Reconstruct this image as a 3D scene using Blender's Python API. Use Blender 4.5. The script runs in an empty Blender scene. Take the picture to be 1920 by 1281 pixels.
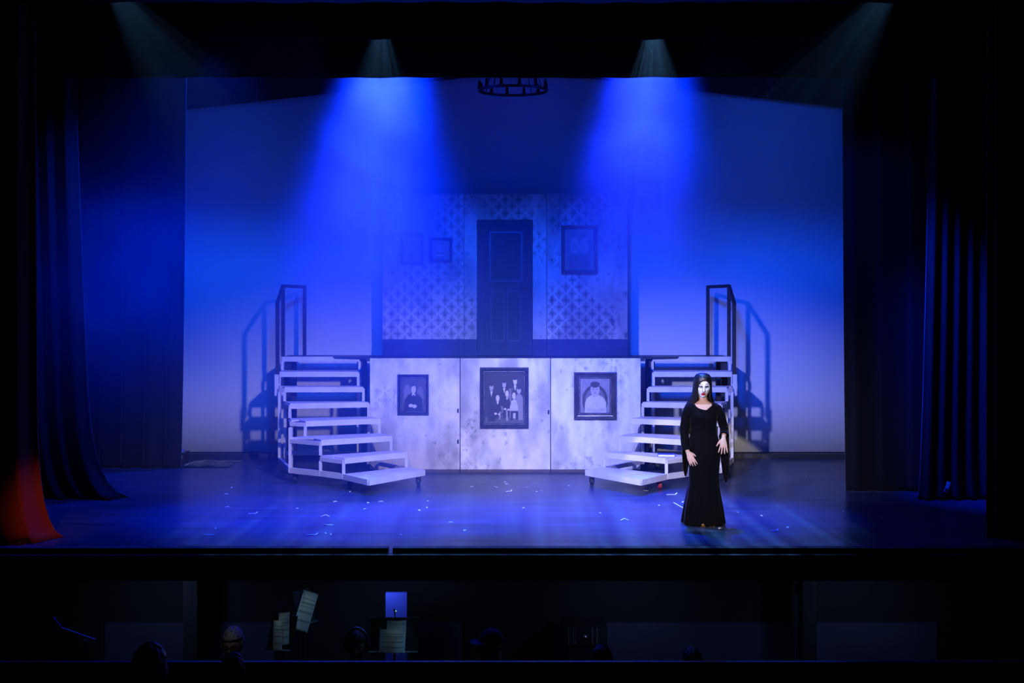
import bpy, bmesh, math, random
import numpy as np
from mathutils import Vector, Matrix
random.seed(7)
PI = math.pi
SC = bpy.context.scene
COL = SC.collection
# ------------------------------------------------------------------ camera (eye 2.35 m above the stage floor, looking along +Y)
EYE = 2.35
cam = bpy.data.cameras.new('camera'); camo = bpy.data.objects.new('camera', cam); COL.objects.link(camo)
camo.location = (0, 0, EYE); camo.rotation_euler = (PI/2, 0, 0)
cam.sensor_width = 36.0; cam.lens = 36.0*1860/1920; cam.shift_y = -50.5/1920
cam.clip_start = .1; cam.clip_end = 100
SC.camera = camo
# ------------------------------------------------------------------ world, exposure
w = bpy.data.worlds.new('world'); SC.world = w; w.use_nodes = True
w.node_tree.nodes['Background'].inputs[0].default_value = (.15, .2, 1, 1)
w.node_tree.nodes['Background'].inputs[1].default_value = .0012
SC.view_settings.view_transform = 'Standard'; SC.view_settings.look = 'None'
SC.view_settings.exposure = 0; SC.view_settings.gamma = 1; SC.view_settings.use_curve_mapping = False
SC.cycles.volume_bounces = 0; SC.cycles.volume_step_rate = 2.0; SC.cycles.transparent_max_bounces = 48
SC.cycles.max_bounces = 6; SC.cycles.diffuse_bounces = 3; SC.cycles.glossy_bounces = 3
SC.cycles.sample_clamp_indirect = 4.0; SC.cycles.adaptive_threshold = .02

def spot(name, loc, target, energy, color, angle, blend=.5, radius=.06, gobo=None):
    l = bpy.data.lights.new(name, 'SPOT'); o = bpy.data.objects.new(name, l); COL.objects.link(o)
    o.location = loc
    zz = (Vector(loc)-Vector(target)).normalized(); xx = (Vector((1,0,0))-zz*zz.x).normalized(); yy = zz.cross(xx)
    o.rotation_euler = Matrix((xx,yy,zz)).transposed().to_euler()           # lamp's own X axis stays level with the stage edge
    l.energy = energy; l.color = color; l.spot_size = math.radians(angle); l.spot_blend = blend; l.shadow_soft_size = radius
    if gobo:
        l.use_nodes = True
        nt = l.node_tree; nd = nt.nodes; em = nd['Emission']
        tc = nd.new('ShaderNodeTexCoord'); sp = nd.new('ShaderNodeSeparateXYZ'); nt.links.new(tc.outputs['Normal'], sp.inputs[0])
        dx = nd.new('ShaderNodeMath'); dx.operation = 'DIVIDE'; dy = nd.new('ShaderNodeMath'); dy.operation = 'DIVIDE'
        nt.links.new(sp.outputs[0], dx.inputs[0]); nt.links.new(sp.outputs[2], dx.inputs[1])
        nt.links.new(sp.outputs[1], dy.inputs[0]); nt.links.new(sp.outputs[2], dy.inputs[1])
        cb = nd.new('ShaderNodeCombineXYZ'); nt.links.new(dx.outputs[0], cb.inputs[0])
        vz = nd.new('ShaderNodeTexNoise'); vz.inputs['Scale'].default_value = gobo; vz.inputs['Detail'].default_value = 2; nt.links.new(cb.outputs[0], vz.inputs['Vector'])
        mr = nd.new('ShaderNodeMapRange'); mr.inputs['From Min'].default_value = .40; mr.inputs['From Max'].default_value = .66
        mr.inputs['To Min'].default_value = .06; mr.inputs['To Max'].default_value = 1.5
        nt.links.new(vz.outputs[0], mr.inputs['Value']); nt.links.new(mr.outputs[0], em.inputs['Strength'])
    return o
BLUE = (.017, .025, 1.0); FRONT = (.375, .41, 1.0)
# two blue backlights over the set, behind the first black border
spot('blue_backlight', (-1.52, 13.55, 7.3), (-2.30, 12.6, 0), 29000, BLUE, 31.5, 1.0, .12)
spot('blue_backlight', (1.98, 13.55, 7.3), (1.15, 12.6, 0), 20000, BLUE, 31.5, 1.0, .12)
# blue wash from the house on the upper set wall and the backdrop, cut off above by the borders
o = spot('blue_wash', (-.4, 4.5, 7.0), (-.5, 16, 3.3), 11000, (.0, .062, 1), 59, 1.0, .5); o.scale = (1.25, .62, 1)
# blue top light on the open floor
o = spot('blue_floor_wash', (-1.52, 13.55, 7.3), (-2.0, 11.75, 0), 36000, (.0, .024, 1), 43, 1.0, .1); o.scale = (1, .6, 1)
o = spot('blue_floor_wash', (1.98, 13.55, 7.3), (1.4, 11.75, 0), 22000, (.0, .024, 1), 42, 1.0, .1); o.scale = (1, .6, 1)
# added dim blue lamps brightening the upper backdrop
spot('cyclorama_fill', (-3.9, 12.9, 5.62), (-3.7, 16.6, 4.7), 42, (.0, .085, 1), 110, 1.0, .3)
spot('cyclorama_fill', (3.9, 12.9, 5.62), (3.7, 16.6, 4.7), 105, (.0, .085, 1), 110, 1.0, .3)
# added blue lamp brightening the smoke at the left wing from above
spot('wing_smoke_fill', (-4.3, 15.6, 7.8), (-5.3, 12.9, .8), 3600, (.0, .035, 1), 52, 1.0, .2)
# pale front light from the house, one lamp for each side
o = spot('front_light', (2.5, 4.4, 5.7), (-1.9, 14.75, .3), 7700, FRONT, 37, 1.0, .16); o.scale = (.99, .79, 1)
o = spot('front_light', (-2.6, 4.4, 5.7), (2.1, 14.75, .3), 7400, FRONT, 37, 1.0, .16); o.scale = (.99, .79, 1)
# follow spot
spot('follow_spot', (-1.25, -5.0, 6.2), (2.14, 11.15, .88), 8000, (1, .89, .80), 6.6, .12, .05)
# dim moving heads in front of the borders
TEAL = (.16, .46, 1.0)
spot('moving_head', (-1.55, 11.8, 5.95), (-1.62, 11.3, 0), 1000, TEAL, 44, .6, .012, 26)
spot('moving_head', (1.68, 11.8, 5.95), (1.62, 11.3, 0), 2000, TEAL, 44, .6, .012, 26)
spot('moving_head', (-4.37, 10.5, 6.0), (-2.7, 10.8, 3.6), 800, TEAL, 40, .6, .012, 24)
spot('moving_head', (4.15, 10.5, 6.0), (2.5, 10.8, 3.6), 800, TEAL, 40, .6, .012, 24)
# low blue on the wing curtains, dim red on the house curtain
spot('wing_light', (-3.0, 11.5, 5.9), (-6.2, 13.6, 2.1), 2000, (.0, .04, 1), 56, 1.0, .2)
spot('wing_light', (3.6, 11.5, 5.9), (5.85, 12.6, 1.5), 4200, (.0, .03, 1), 30, 1.0, .2)
spot('curtain_light', (-3.6, 5.0, 3.4), (-4.82, 10.4, .35), 360, (1, .38, .22), 10, 1.0, .1)
# added lamps under the stage lip, faintly brightening the pit wall
for x in (-3.7, -1.3, 1.3, 3.7): spot('pit_fill', (x, 9.95, -.36), (x, 10.96, -1.5), 11, (.28, .42, 1), 160, 1.0, .1)
spot('stand_lamp_or_fill', (-2.42, 8.35, -.1), (-2.46, 8.75, -.55), .35, (.8, .85, 1), 90, 1.0, .03)  # added lamp brightening the grey-haired musician, no stand here

# ------------------------------------------------------------------ mesh helpers
def px(x, y, d):
    """point at depth d (metres from the lens) on the sight line of a photograph pixel"""
    return Vector(((x-960)*d/1860, d, EYE-(y-590)*d/1860))
def mesh_from(name, V, F, smooth=False):
    me = bpy.data.meshes.new(name)
    me.from_pydata([tuple(v) for v in V], [], [tuple(f) for f in F]); me.update()
    if smooth: me.polygons.foreach_set('use_smooth', [True]*len(me.polygons))
    return me
def link(name, me, mat=None, parent=None):
    o = bpy.data.objects.new(name, me); COL.objects.link(o)
    if mat and not me.materials: me.materials.append(mat)
    if parent:
        o.parent = parent
    return o
def tag(o, label=None, cat=None, group=None, kind=None):
    for k, v in (('label', label), ('category', cat), ('group', group), ('kind', kind)):
        if v: o[k] = v
    return o
def thing(name, loc, label, cat, group=None, rz=0):
    o = bpy.data.objects.new(name, None); COL.objects.link(o); o.location = loc; o.rotation_euler = (0, 0, rz)
    o.empty_display_size = .1
    return tag(o, label, cat, group)
class MB:
    """collects shapes in world or local coordinates; build() makes ONE object"""
    def __init__(s): s.V = []; s.F = []
    def add(s, V, F):
        b = len(s.V); s.V += [Vector(v) for v in V]; s.F += [[b+i for i in f] for f in F]; return s
    def box(s, x0, x1, y0, y1, z0, z1):
        return s.add([(x0,y0,z0),(x1,y0,z0),(x1,y1,z0),(x0,y1,z0),(x0,y0,z1),(x1,y0,z1),(x1,y1,z1),(x0,y1,z1)],
                     [(0,3,2,1),(4,5,6,7),(0,1,5,4),(1,2,6,5),(2,3,7,6),(3,0,4,7)])
    def bar(s, a, b, w, h, up=(0,0,1)):
        a = Vector(a); b = Vector(b); t = (b-a).normalized(); u = Vector(up)
        if abs(t.dot(u)) > .98: u = Vector((0,1,0))
        r = t.cross(u).normalized(); u = r.cross(t).normalized()
        P = []
        for c in (a, b):
            for i, j in ((-1,-1),(1,-1),(1,1),(-1,1)): P.append(c + r*i*w/2 + u*j*h/2)
        return s.add(P, [(0,1,2,3),(7,6,5,4),(0,4,5,1),(1,5,6,2),(2,6,7,3),(3,7,4,0)])
    def prism(s, poly, z0, z1):
        n = len(poly); V = [(p[0],p[1],z0) for p in poly]+[(p[0],p[1],z1) for p in poly]
        F = [list(range(n))[::-1], list(range(n,2*n))]+[(i,(i+1)%n,n+(i+1)%n,n+i) for i in range(n)]
        return s.add(V, F)
    def tube(s, pts, rad, n=8, closed=False):
        pts = [Vector(p) for p in pts]; m = len(pts)
        rad = [rad]*m if not hasattr(rad, '__len__') else rad
        V = []; r = None
        for i, p in enumerate(pts):
            if closed: t = (pts[(i+1)%m]-pts[i-1]).normalized()
            else: t = (pts[min(i+1,m-1)]-pts[max(i-1,0)]).normalized()
            if r is None:
                r = t.cross(Vector((0,0,1)) if abs(t.z) < .9 else Vector((0,1,0))).normalized()
            else:
                r = (r - t*r.dot(t)).normalized()
            u = t.cross(r)
            for k in range(n):
                a = 2*PI*k/n; V.append(p+(r*math.cos(a)+u*math.sin(a))*rad[i])
        F = []
        for i in range(m if closed else m-1):
            j = (i+1) % m
            for k in range(n): F.append((i*n+k, i*n+(k+1)%n, j*n+(k+1)%n, j*n+k))
        if not closed: F += [list(range(n))[::-1], list(range((m-1)*n, m*n))]
        return s.add(V, F)
    def loft(s, rings, cap=True):
        n = len(rings[0]); V = [p for r in rings for p in r]; F = []
        for i in range(len(rings)-1):
            for k in range(n): F.append((i*n+k, i*n+(k+1)%n, (i+1)*n+(k+1)%n, (i+1)*n+k))
        if cap: F += [list(range(n))[::-1], list(range((len(rings)-1)*n, len(rings)*n))]
        return s.add(V, F)
    def ball(s, c, r, n=12, m=8):
        r = r if hasattr(r, '__len__') else (r, r, r); R = []
        for i in range(1, m):
            a = PI*i/m - PI/2
            R.append([(c[0]+r[0]*math.cos(a)*math.cos(2*PI*k/n), c[1]+r[1]*math.cos(a)*math.sin(2*PI*k/n), c[2]+r[2]*math.sin(a)) for k in range(n)])
        return s.loft(R)
    def lathe(s, c, prof, n=14):
        return s.loft([[(c[0]+r*math.cos(2*PI*k/n), c[1]+r*math.sin(2*PI*k/n), c[2]+z) for k in range(n)] for r, z in prof])
    def mesh(s, name, off=(0,0,0), smooth=False):
        off = Vector(off); me = mesh_from(name, [v-off for v in s.V], s.F, smooth)
        return me
    def build(s, name, mat, parent=None, smooth=False, off=None):
        """coordinates are world ones when a parent is given, so take its place off"""
        if off is None: off = world_loc(parent) if parent else (0,0,0)
        return link(name, s.mesh(name, off, smooth), mat, parent)
def world_loc(o):
    v = Vector((0,0,0))
    while o is not None: v = v + o.location; o = o.parent
    return v
def recalc(me):
    bm = bmesh.new(); bm.from_mesh(me); bmesh.ops.recalc_face_normals(bm, faces=bm.faces); bm.to_mesh(me); bm.free(); return me
def fair_border(me, it=10, zmin=-9):
    bm = bmesh.new(); bm.from_mesh(me)
    bv = {}
    for e in bm.edges:
        if len(e.link_faces) == 1:
            for a, b in ((e.verts[0],e.verts[1]),(e.verts[1],e.verts[0])): bv.setdefault(a,[]).append(b)
    for _ in range(it):
        new = {v: v.co*.5+(n[0].co+n[1].co)*.25 for v, n in bv.items() if len(n) == 2 and v.co.z > zmin}
        for v, c in new.items(): v.co = c
    loose = [v for v in bm.verts if not v.link_faces]; bmesh.ops.delete(bm, geom=loose, context='VERTS')
    bm.to_mesh(me); bm.free(); return me
def remeshed(mb, voxel, smooth_it=2, name='body'):
    """all pieces grown into one continuous skin"""
    me = mb.mesh(name); recalc(me)
    o = bpy.data.objects.new(name, me); COL.objects.link(o)
    m = o.modifiers.new('r', 'REMESH'); m.mode = 'VOXEL'; m.voxel_size = voxel; m.use_smooth_shade = True
    if smooth_it:
        s = o.modifiers.new('s', 'SMOOTH'); s.factor = .5; s.iterations = smooth_it
    dg = bpy.context.evaluated_depsgraph_get(); dg.update()
    me2 = bpy.data.meshes.new_from_object(o.evaluated_get(dg)); me2.name = name
    bpy.data.objects.remove(o); bpy.data.meshes.remove(me)
    me2.polygons.foreach_set('use_smooth', [True]*len(me2.polygons))
    return me2
def verts_np(me):
    a = np.empty(len(me.vertices)*3); me.vertices.foreach_get('co', a); return a.reshape(-1, 3)
def set_colors(me, rgb):
    at = me.color_attributes.new('paint', 'FLOAT_COLOR', 'POINT')
    c = np.ones((len(me.vertices), 4)); c[:, :3] = rgb; at.data.foreach_set('color', c.ravel())
# ------------------------------------------------------------------ materials
def material(name, color=(.5,.5,.5), rough=.6, metal=0, spec=.5, noise=None, attr=None, bump=None, sheen=0, emit=None):
    m = bpy.data.materials.new(name); m.use_nodes = True; nt = m.node_tree; b = nt.nodes['Principled BSDF']
    b.inputs['Base Color'].default_value = (*color, 1); b.inputs['Roughness'].default_value = rough
    b.inputs['Metallic'].default_value = metal; b.inputs['Specular IOR Level'].default_value = spec
    if sheen: b.inputs['Sheen Weight'].default_value = sheen; b.inputs['Sheen Roughness'].default_value = .4
    src = None
    if attr:
        a = nt.nodes.new('ShaderNodeAttribute'); a.attribute_name = attr; src = a.outputs['Color']
    if noise:
        sc, amt, stretch = noise
        tc = nt.nodes.new('ShaderNodeTexCoord'); mp = nt.nodes.new('ShaderNodeMapping'); mp.inputs['Scale'].default_value = stretch
        nz = nt.nodes.new('ShaderNodeTexNoise'); nz.inputs['Scale'].default_value = sc; nz.inputs['Detail'].default_value = 5
        nt.links.new(tc.outputs['Object'], mp.inputs[0]); nt.links.new(mp.outputs[0], nz.inputs['Vector'])
        mr = nt.nodes.new('ShaderNodeMapRange'); mr.inputs['From Min'].default_value = .3; mr.inputs['From Max'].default_value = .7
        mr.inputs['To Min'].default_value = 1-amt; mr.inputs['To Max'].default_value = 1+amt*.5
        nt.links.new(nz.outputs['Fac'], mr.inputs['Value'])
        mx = nt.nodes.new('ShaderNodeMix'); mx.data_type = 'RGBA'; mx.blend_type = 'MULTIPLY'; mx.inputs['Factor'].default_value = 1
        if src: nt.links.new(src, mx.inputs[6])
        else: mx.inputs[6].default_value = (*color, 1)
        nt.links.new(mr.outputs[0], mx.inputs[7]); src = mx.outputs[2]
        if bump:
            bp = nt.nodes.new('ShaderNodeBump'); bp.inputs['Strength'].default_value = bump; bp.inputs['Distance'].default_value = .01
            nt.links.new(nz.outputs['Fac'], bp.inputs['Height']); nt.links.new(bp.outputs[0], b.inputs['Normal'])
    if src: nt.links.new(src, b.inputs['Base Color'])
    if emit:
        b.inputs['Emission Color'].default_value = (*emit[0], 1); b.inputs['Emission Strength'].default_value = emit[1]
    return m
M = dict(
    floor=material('black_stage_paint', (.045,.06,.10), .30, spec=.12, noise=(2.2,.45,(.35,3.2,1)), bump=.12),
    cyc=material('backdrop_cloth', (.72,.72,.72), .95, spec=.1),
    velour=material('black_velour', (.018,.018,.02), .95, spec=.05, sheen=.25),
    border=material('black_serge', (.012,.012,.014), .95, spec=.05),
    red=material('red_velour', (.28,.035,.02), .85, spec=.1, sheen=.2),
    white=material('white_set_paint', (.72,.70,.72), .5, noise=(3,.18,(1,1,1))),
    blackp=material('black_set_paint', (.025,.025,.03), .55),
    wallp=material('painted_wallpaper', attr='paint', rough=.8, spec=.2, noise=(9,.12,(1,1,.5))),
    brown=material('brown_board', (.12,.08,.07), .5, noise=(4,.3,(1,8,8))),
    door=material('dark_door_paint', (.020,.030,.095), .6, spec=.2, noise=(5,.35,(4,4,.5))),  # blue of the lit haze put into the dark door colour
    doortrim=material('door_moulding_paint', (.05,.065,.17), .45, spec=.3),
    darkbase=material('dark_skirting_paint', (.022,.034,.11), .6, spec=.2, noise=(4,.3,(.6,1,4))),  # dark skirting, tinted to carry the blue haze veil
    frame=material('dark_gilt', (.06,.052,.056), .32, metal=.35, noise=(30,.5,(1,1,1)), bump=.3),
    frame2=material('polished_dark_frame', (.10,.09,.09), .22, metal=.3, noise=(6,.4,(1,1,1))),
    glint=material('frame_glint', (.34,.32,.34), .35, metal=.4, noise=(18,.8,(1,1,1))),  # pale gilt carrying the frames' edge highlights in its colour
    canvas=material('painted_canvas', attr='paint', rough=.55),
    iron=material('black_iron', (.012,.012,.014), .5),
    rubber=material('dark_rubber', (.03,.03,.035), .6),
    redwheel=material('red_wheel', (.6,.05,.06), .5),
    steel=material('dull_steel', (.3,.3,.32), .4, metal=.8),
    skin=material('painted_skin', attr='paint', rough=.55, spec=.35),
    velvet=material('black_velvet', (.004,.004,.006), .8, spec=.03, sheen=.05),
    hair=material('black_hair', (.010,.009,.012), .38, spec=.5, noise=(14,.5,(6,6,.4)), bump=.4),
    grey_hair=material('grey_hair', (.42,.40,.42), .6, noise=(60,.7,(1,1,.6)), bump=.6),
    dark_hair=material('dark_hair', (.03,.025,.025), .5, noise=(40,.5,(1,1,.5)), bump=.4),
    cloth=material('black_cotton', (.012,.012,.014), .9),
    shoe=material('tan_leather', (.30,.12,.04), .5),
    silver=material('silver', (.8,.8,.82), .2, metal=1),
    paper=material('white_paper', (.8,.8,.82), .8, spec=.2),
    sheet=material('printed_paper', attr='paint', rough=.8, spec=.2),
    bookblue=material('blue_book_cover', (.03,.08,.45), .5),
    pitpanel=material('navy_painted_board', (.06,.065,.11), .6, noise=(1.5,.2,(1,1,1))),
    pitblack=material('black_masonry_paint', (.01,.01,.011), .8),
    railcap=material('varnished_rail_cap', (.10,.10,.13), .25),
    junction=material('grey_box_paint', (.30,.30,.33), .5),
    bluepanel=material('blue_lit_fabric', (.03,.05,.35), .8),  # blue light falling on the panel put into its colour
    edge=material('black_edge_rubber', (.014,.014,.016), .6),
    eye=material('eye', (.75,.75,.75), .2), iris=material('iris', (.04,.025,.02), .2),
    led=material('green_led', (.1,.5,.3), .4, emit=((.3,1,.6), .5)),
)
# ------------------------------------------------------------------ numpy paint helpers
def hashn(i, j, seed):
    v = np.sin(i*127.1+j*311.7+seed*74.7)*43758.5453
    return v-np.floor(v)
def vnoise(x, y, seed=0):
    i = np.floor(x); j = np.floor(y); u = x-i; v = y-j; u = u*u*(3-2*u); v = v*v*(3-2*v)
    return (hashn(i,j,seed)*(1-u)+hashn(i+1,j,seed)*u)*(1-v)+(hashn(i,j+1,seed)*(1-u)+hashn(i+1,j+1,seed)*u)*v
def fbm(x, y, seed=0, o=4):
    s = 0; a = .5
    for k in range(o): s = s+a*vnoise(x*2**k, y*2**k, seed+k*13); a *= .5
    return s/(1-.5**o)
def sstep(a, b, x):
    t = np.clip((x-a)/(b-a), 0, 1); return t*t*(3-2*t)
def painted_grid(name, x0, x1, z0, z1, nx, nz, y, thick, color_fn, mat, parent):
    """a board whose front face is a fine grid of painted points; a solid slab"""
    X, Z = np.meshgrid(np.linspace(x0,x1,nx), np.linspace(z0,z1,nz)); n = nx*nz
    V = np.stack([X.ravel(), np.full(n, y), Z.ravel()], 1)
    idx = np.arange(n).reshape(nz, nx)
    F = np.stack([idx[:-1,:-1].ravel(), idx[:-1,1:].ravel(), idx[1:,1:].ravel(), idx[1:,:-1].ravel()], 1).tolist()
    V2 = np.array([(x0,y,z0),(x1,y,z0),(x1,y,z1),(x0,y,z1),(x0,y+thick,z0),(x1,y+thick,z0),(x1,y+thick,z1),(x0,y+thick,z1)])
    F += [[n+i for i in f] for f in ((0,4,5,1),(1,5,6,2),(2,6,7,3),(3,7,4,0),(4,7,6,5))]
    rgb = np.concatenate([color_fn(X.ravel(), Z.ravel()), np.full((8,3), .35)])
    V = np.concatenate([V, V2])
    off = np.array(world_loc(parent)) if parent else 0
    me = mesh_from(name, V-off, F); set_colors(me, rgb)
    return link(name, me, mat, parent)
def wallpaper(wear_lo, wear_hi, base_lo, base_hi, seed, cell=.215, tint=(1,.99,1.0), strength=.72):
    def f(x, z):
        m = fbm(x*1.6, z*.9, seed, 5); s = fbm(x*4.2, z*2.0, seed+5, 5)
        base = base_lo+(base_hi-base_lo)*sstep(.34,.66,.5*m+.5*s); base = base*(.90+.2*fbm(x*16, z*3, seed+41, 3))
        mot = 0
        for p in (0, .5):                                              # two interleaved rows of stencilled flowers
            u = ((x/cell+p) % 1-.5)*cell; v = ((z/cell+p) % 1-.5)*cell
            th = np.arctan2(v, u); r = np.abs(u)+np.abs(v)*.82
            rad = cell*(.29+.05*fbm(x*1.5,z*1.5,seed+60,2))*(.74+.26*np.abs(np.cos(2*th)))*(1+.12*np.cos(12*th))
            m_ = 1-sstep(rad*.88, rad*1.10, r); m_ = m_*(1-.55*(1-sstep(.03*cell,.06*cell,np.abs(r-.19*cell))))
            mot = np.maximum(mot, m_)
        fine = fbm(x*38, z*38, seed+9, 2)
        wear = sstep(wear_lo, wear_hi, fbm(x*2.1, z*1.7, seed+3, 3)*.75+fine*.25)
        spl = sstep(.74,.82,fbm(x*11, z*9, seed+21, 3))*.35
        k = np.clip(1-strength*mot*wear-spl, .12, 1)
        return (base*k)[:,None]*np.array(tint)
    return f

# ================================================================== THE SETTING
X0 = -.094                                                   # the set's own centre line
def struct(name, mb, mat):
    o = mb.build(name, mat); o['kind'] = 'structure'; return o
struct('floor', MB().box(-7.6,7.6,9.757,17.6,-.27,0), M['floor'])
struct('wall_back', MB().box(-7.8,7.8,17.6,17.8,-3,9.2), M['pitblack'])
struct('wall_left', MB().box(-8.0,-7.8,4,17.8,-3,9.2), M['pitblack'])
struct('wall_right', MB().box(7.8,8.0,4,17.8,-3,9.2), M['pitblack'])
struct('ceiling', MB().box(-8,8,9.757,17.8,9.2,9.4), M['pitblack'])
struct('baseboard_back', MB().box(-5.6,5.6,16.2,16.34,0,.072), M['blackp'])
struct('trim_1', MB().box(-7.6,7.6,9.70,9.757,-.032,-.004), M['railcap'])        # nosing of the stage front
struct('wall_pit', MB().box(-7.8,7.8,11.0,11.2,-2.1,-.27), M['pitblack'])
struct('floor_pit', MB().box(-7.8,7.8,8.06,11.2,-2.1,-1.9), M['pitblack'])
struct('floor_house', MB().box(-7.8,7.8,4.0,7.92,-1.5,-1.0), M['pitblack'])
rail = MB().box(-7.8,7.8,8.022,8.048,-2.1,-.475)
struct('wall_rail', rail, M['pitblack'])
struct('trim_2', MB().box(-7.8,7.8,8.02,8.05,-.475,-.459), M['railcap'])
for i, (a, b) in enumerate(((-4.5,-2.63),(-2.6,-2.0),(-1.2,-1.115),(-1.09,-.55),(.48,3.14),(3.34,4.7))):
    if i == 1: continue
    struct('wall_panel_%d' % (i+1), MB().box(a,b,10.96,11.0,-1.9,-1.06), M['pitpanel'])
for i, x in enumerate((-3.44, 3.18)):
    struct('pillar_%d' % (i+1), MB().box(x-.075,x+.075,10.6,10.75,-1.9,-.27), M['pitblack'])

# ------------------------------------------------------------------ cyclorama and drapes
def sheet(name, top, bot, y, nx=4, nz=2, thick=.01, mat=None, depth=None, parent=None):
    """cloth between a top and a bottom polyline given as f(u)->(x,z); depth(u,v) moves it along y"""
    V = []; F = []
    for s in (0, 1):
        for j in range(nz+1):
            v = j/nz
            for i in range(nx+1):
                u = i/nx; a = top(u, v) if top.__code__.co_argcount == 2 else None
                x, z = a
                V.append((x, y+(depth(u,v) if depth else 0)+s*thick, z))
    n = (nx+1)*(nz+1); I = lambda s,j,i: s*n+j*(nx+1)+i
    for j in range(nz):
        for i in range(nx):
            F.append((I(0,j,i),I(0,j,i+1),I(0,j+1,i+1),I(0,j+1,i))); F.append((I(1,j,i),I(1,j+1,i),I(1,j+1,i+1),I(1,j,i+1)))
    for i in range(nx):
        F.append((I(0,0,i),I(1,0,i),I(1,0,i+1),I(0,0,i+1))); F.append((I(0,nz,i),I(0,nz,i+1),I(1,nz,i+1),I(1,nz,i)))
    for j in range(nz):
        F.append((I(0,j,0),I(0,j+1,0),I(1,j+1,0),I(1,j,0))); F.append((I(0,j,nx),I(1,j,nx),I(1,j+1,nx),I(0,j+1,nx)))
    off = world_loc(parent) if parent else Vector()
    me = mesh_from(name, [Vector(p)-off for p in V], F, True); recalc(me)
    return link(name, me, mat, parent)
o = sheet('cyclorama', lambda u,v: (-6.6+13.2*u, .05+7.6*v), None, 16.6, 40, 8, .01, M['cyc'], lambda u,v: .006*math.sin(u*9+v*3))
tag(o, 'tall pale cyclorama cloth closing the back of the stage', 'backdrop')
# black border with an arched lower edge, just in front of the cyclorama
def arch(x):
    a = abs(x-.2)
    return 6.245 if a < .95 else 6.245-(a-.95)*.115
t = thing('arched_border', (0,16.25,6.2), 'black cloth border with a shallow arched lower edge across the backdrop', 'border')
for a, b in ((-6.6,-4.2),(-4.19,4.19),(4.2,6.6)):
    sheet('border_cloth', lambda u,v: ((a+(b-a)*u), arch(a+(b-a)*u)+(8.6-arch(a+(b-a)*u))*v), None, 16.3, 60, 3, .012, M['velour'],
          lambda u,v: .008*math.sin((a+(b-a)*u)*17), t)
def border(y, z, label, lo=-7.4, hi=7.4, top=9.0):
    o = sheet('border_curtain', lambda u,v: (lo+(hi-lo)*u, z+.004*math.sin(u*31)+(top-z)*v), None, y, 180, 2, .02, M['border'],
              lambda u,v: .02*math.sin(u*150))
    return tag(o, label, 'border')
border(12.36, 5.307, 'flat black border hanging just above the chandelier and the blue beams')
border(11.0, 5.405, 'black border in front, with two dim teal ray fans below its hem')
border(10.0, 5.50, 'foremost black border at the very top edge of the picture')
def curtain(name, label, mat, y, xl_t, xr_t, xl_b, xr_b, folds, amp, ztop=9.0, flare=0, seed=1, hem=0.0, cat='curtain'):
    rnd = random.Random(seed)
    ph = [rnd.uniform(-.5,.5) for _ in range(40)]; am = [rnd.uniform(.5,1.2) for _ in range(40)]
    def xz(u, v):
        k = (1-v)**1.0; f = flare*max(0, 1-v/.36)**3
        xl = xl_t+(xl_b-xl_t)*k; xr = xr_t+(xr_b-xr_t)*k+f
        s = u+.012*math.sin(u*folds*2*PI+1)
        return (xl+(xr-xl)*s, hem+.004+ztop*v**1.6 if v > 0 else hem+.004)
    def dep(u, v):
        q = u*folds; i = int(q) % 39
        g = .45+.55*min(1, .35+(1-v))
        spread = 1+2.5*flare*max(0, 1-v/.3)**2.5
        return -(amp*am[i]*(.5-.5*math.cos(2*PI*(q+.18*ph[i]*math.sin(PI*(q-int(q))))))**1.2)*g*spread
    o = sheet(name, xz, None, y, int(folds*14), 22, .015, mat, dep)
    return tag(o, label, cat)
hem_curtain = None
curtain('wing_curtain', 'black wing curtain beside the left edge of the backdrop, behind the folded one', M['velour'], 15.2, -7.4,-4.99,-7.4,-5.10, 7, .07, seed=3)
curtain('wing_curtain', 'black curtain with deep folds and swept-out hem next to the red curtain', M['velour'], 12.75, -7.2,-5.72,-7.0,-5.36, 7, .16, flare=.42, seed=5)
curtain('wing_curtain', 'black wing curtain covering the right edge of the backdrop', M['velour'], 13.2, 4.35,7.4,4.415,7.4, 8, .05, seed=8)
hem_curtain = curtain('wing_curtain', 'narrow black curtain with blue-lit folds and a white tag at its hem', M['velour'], 12.6, 5.36,6.1,5.15,6.05, 5, .13, flare=.1, seed=11)
curtain('house_curtain', 'red velvet house curtain pooling on the stage at far left', M['red'], 10.45, -6.6,-5.06,-6.6,-5.0, 6, .16, flare=.26, seed=14)
curtain('house_curtain', 'unlit dark red house curtain at the far right edge', M['red'], 10.45, 5.0,6.8,4.98,6.8, 7, .12, seed=17)

# ------------------------------------------------------------------ the stage-edge strips
for a, b, lab in ((-7.4,-1.222,'long low black strip along the left part of the stage edge'),(-1.175,7.4,'long low black strip along the right part of the stage edge')):
    mb = MB()
    mb.box(a,b,9.765,9.86,0,.05)
    tag(mb.build('edge_strip', M['edge']), lab, 'cable cover')

# ------------------------------------------------------------------ platform
t = thing('platform', (X0,15.5,0), 'long black raised platform behind the three wallpapered front panels', 'platform')
mb = MB().prism([(X0-2.075,14.80),(X0+2.075,14.80),(X0+2.075,15.5),(X0+3.52,15.60),(X0+3.52,16.14),(X0-3.52,16.14),(X0-3.52,15.60),(X0-2.075,15.5)],1.655,1.69)
mb.build('deck', M['blackp'], t)
for x in (-3.44,-2.3,-1.9,-.75,.75,1.9,2.3,3.44):
    for y in ((14.95,16.05) if abs(x) < 2 else (15.66,16.05)):
        MB().box(X0+x-.045,X0+x+.045,y-.045,y+.045,0,1.655).build('leg', M['blackp'], t)
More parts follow.
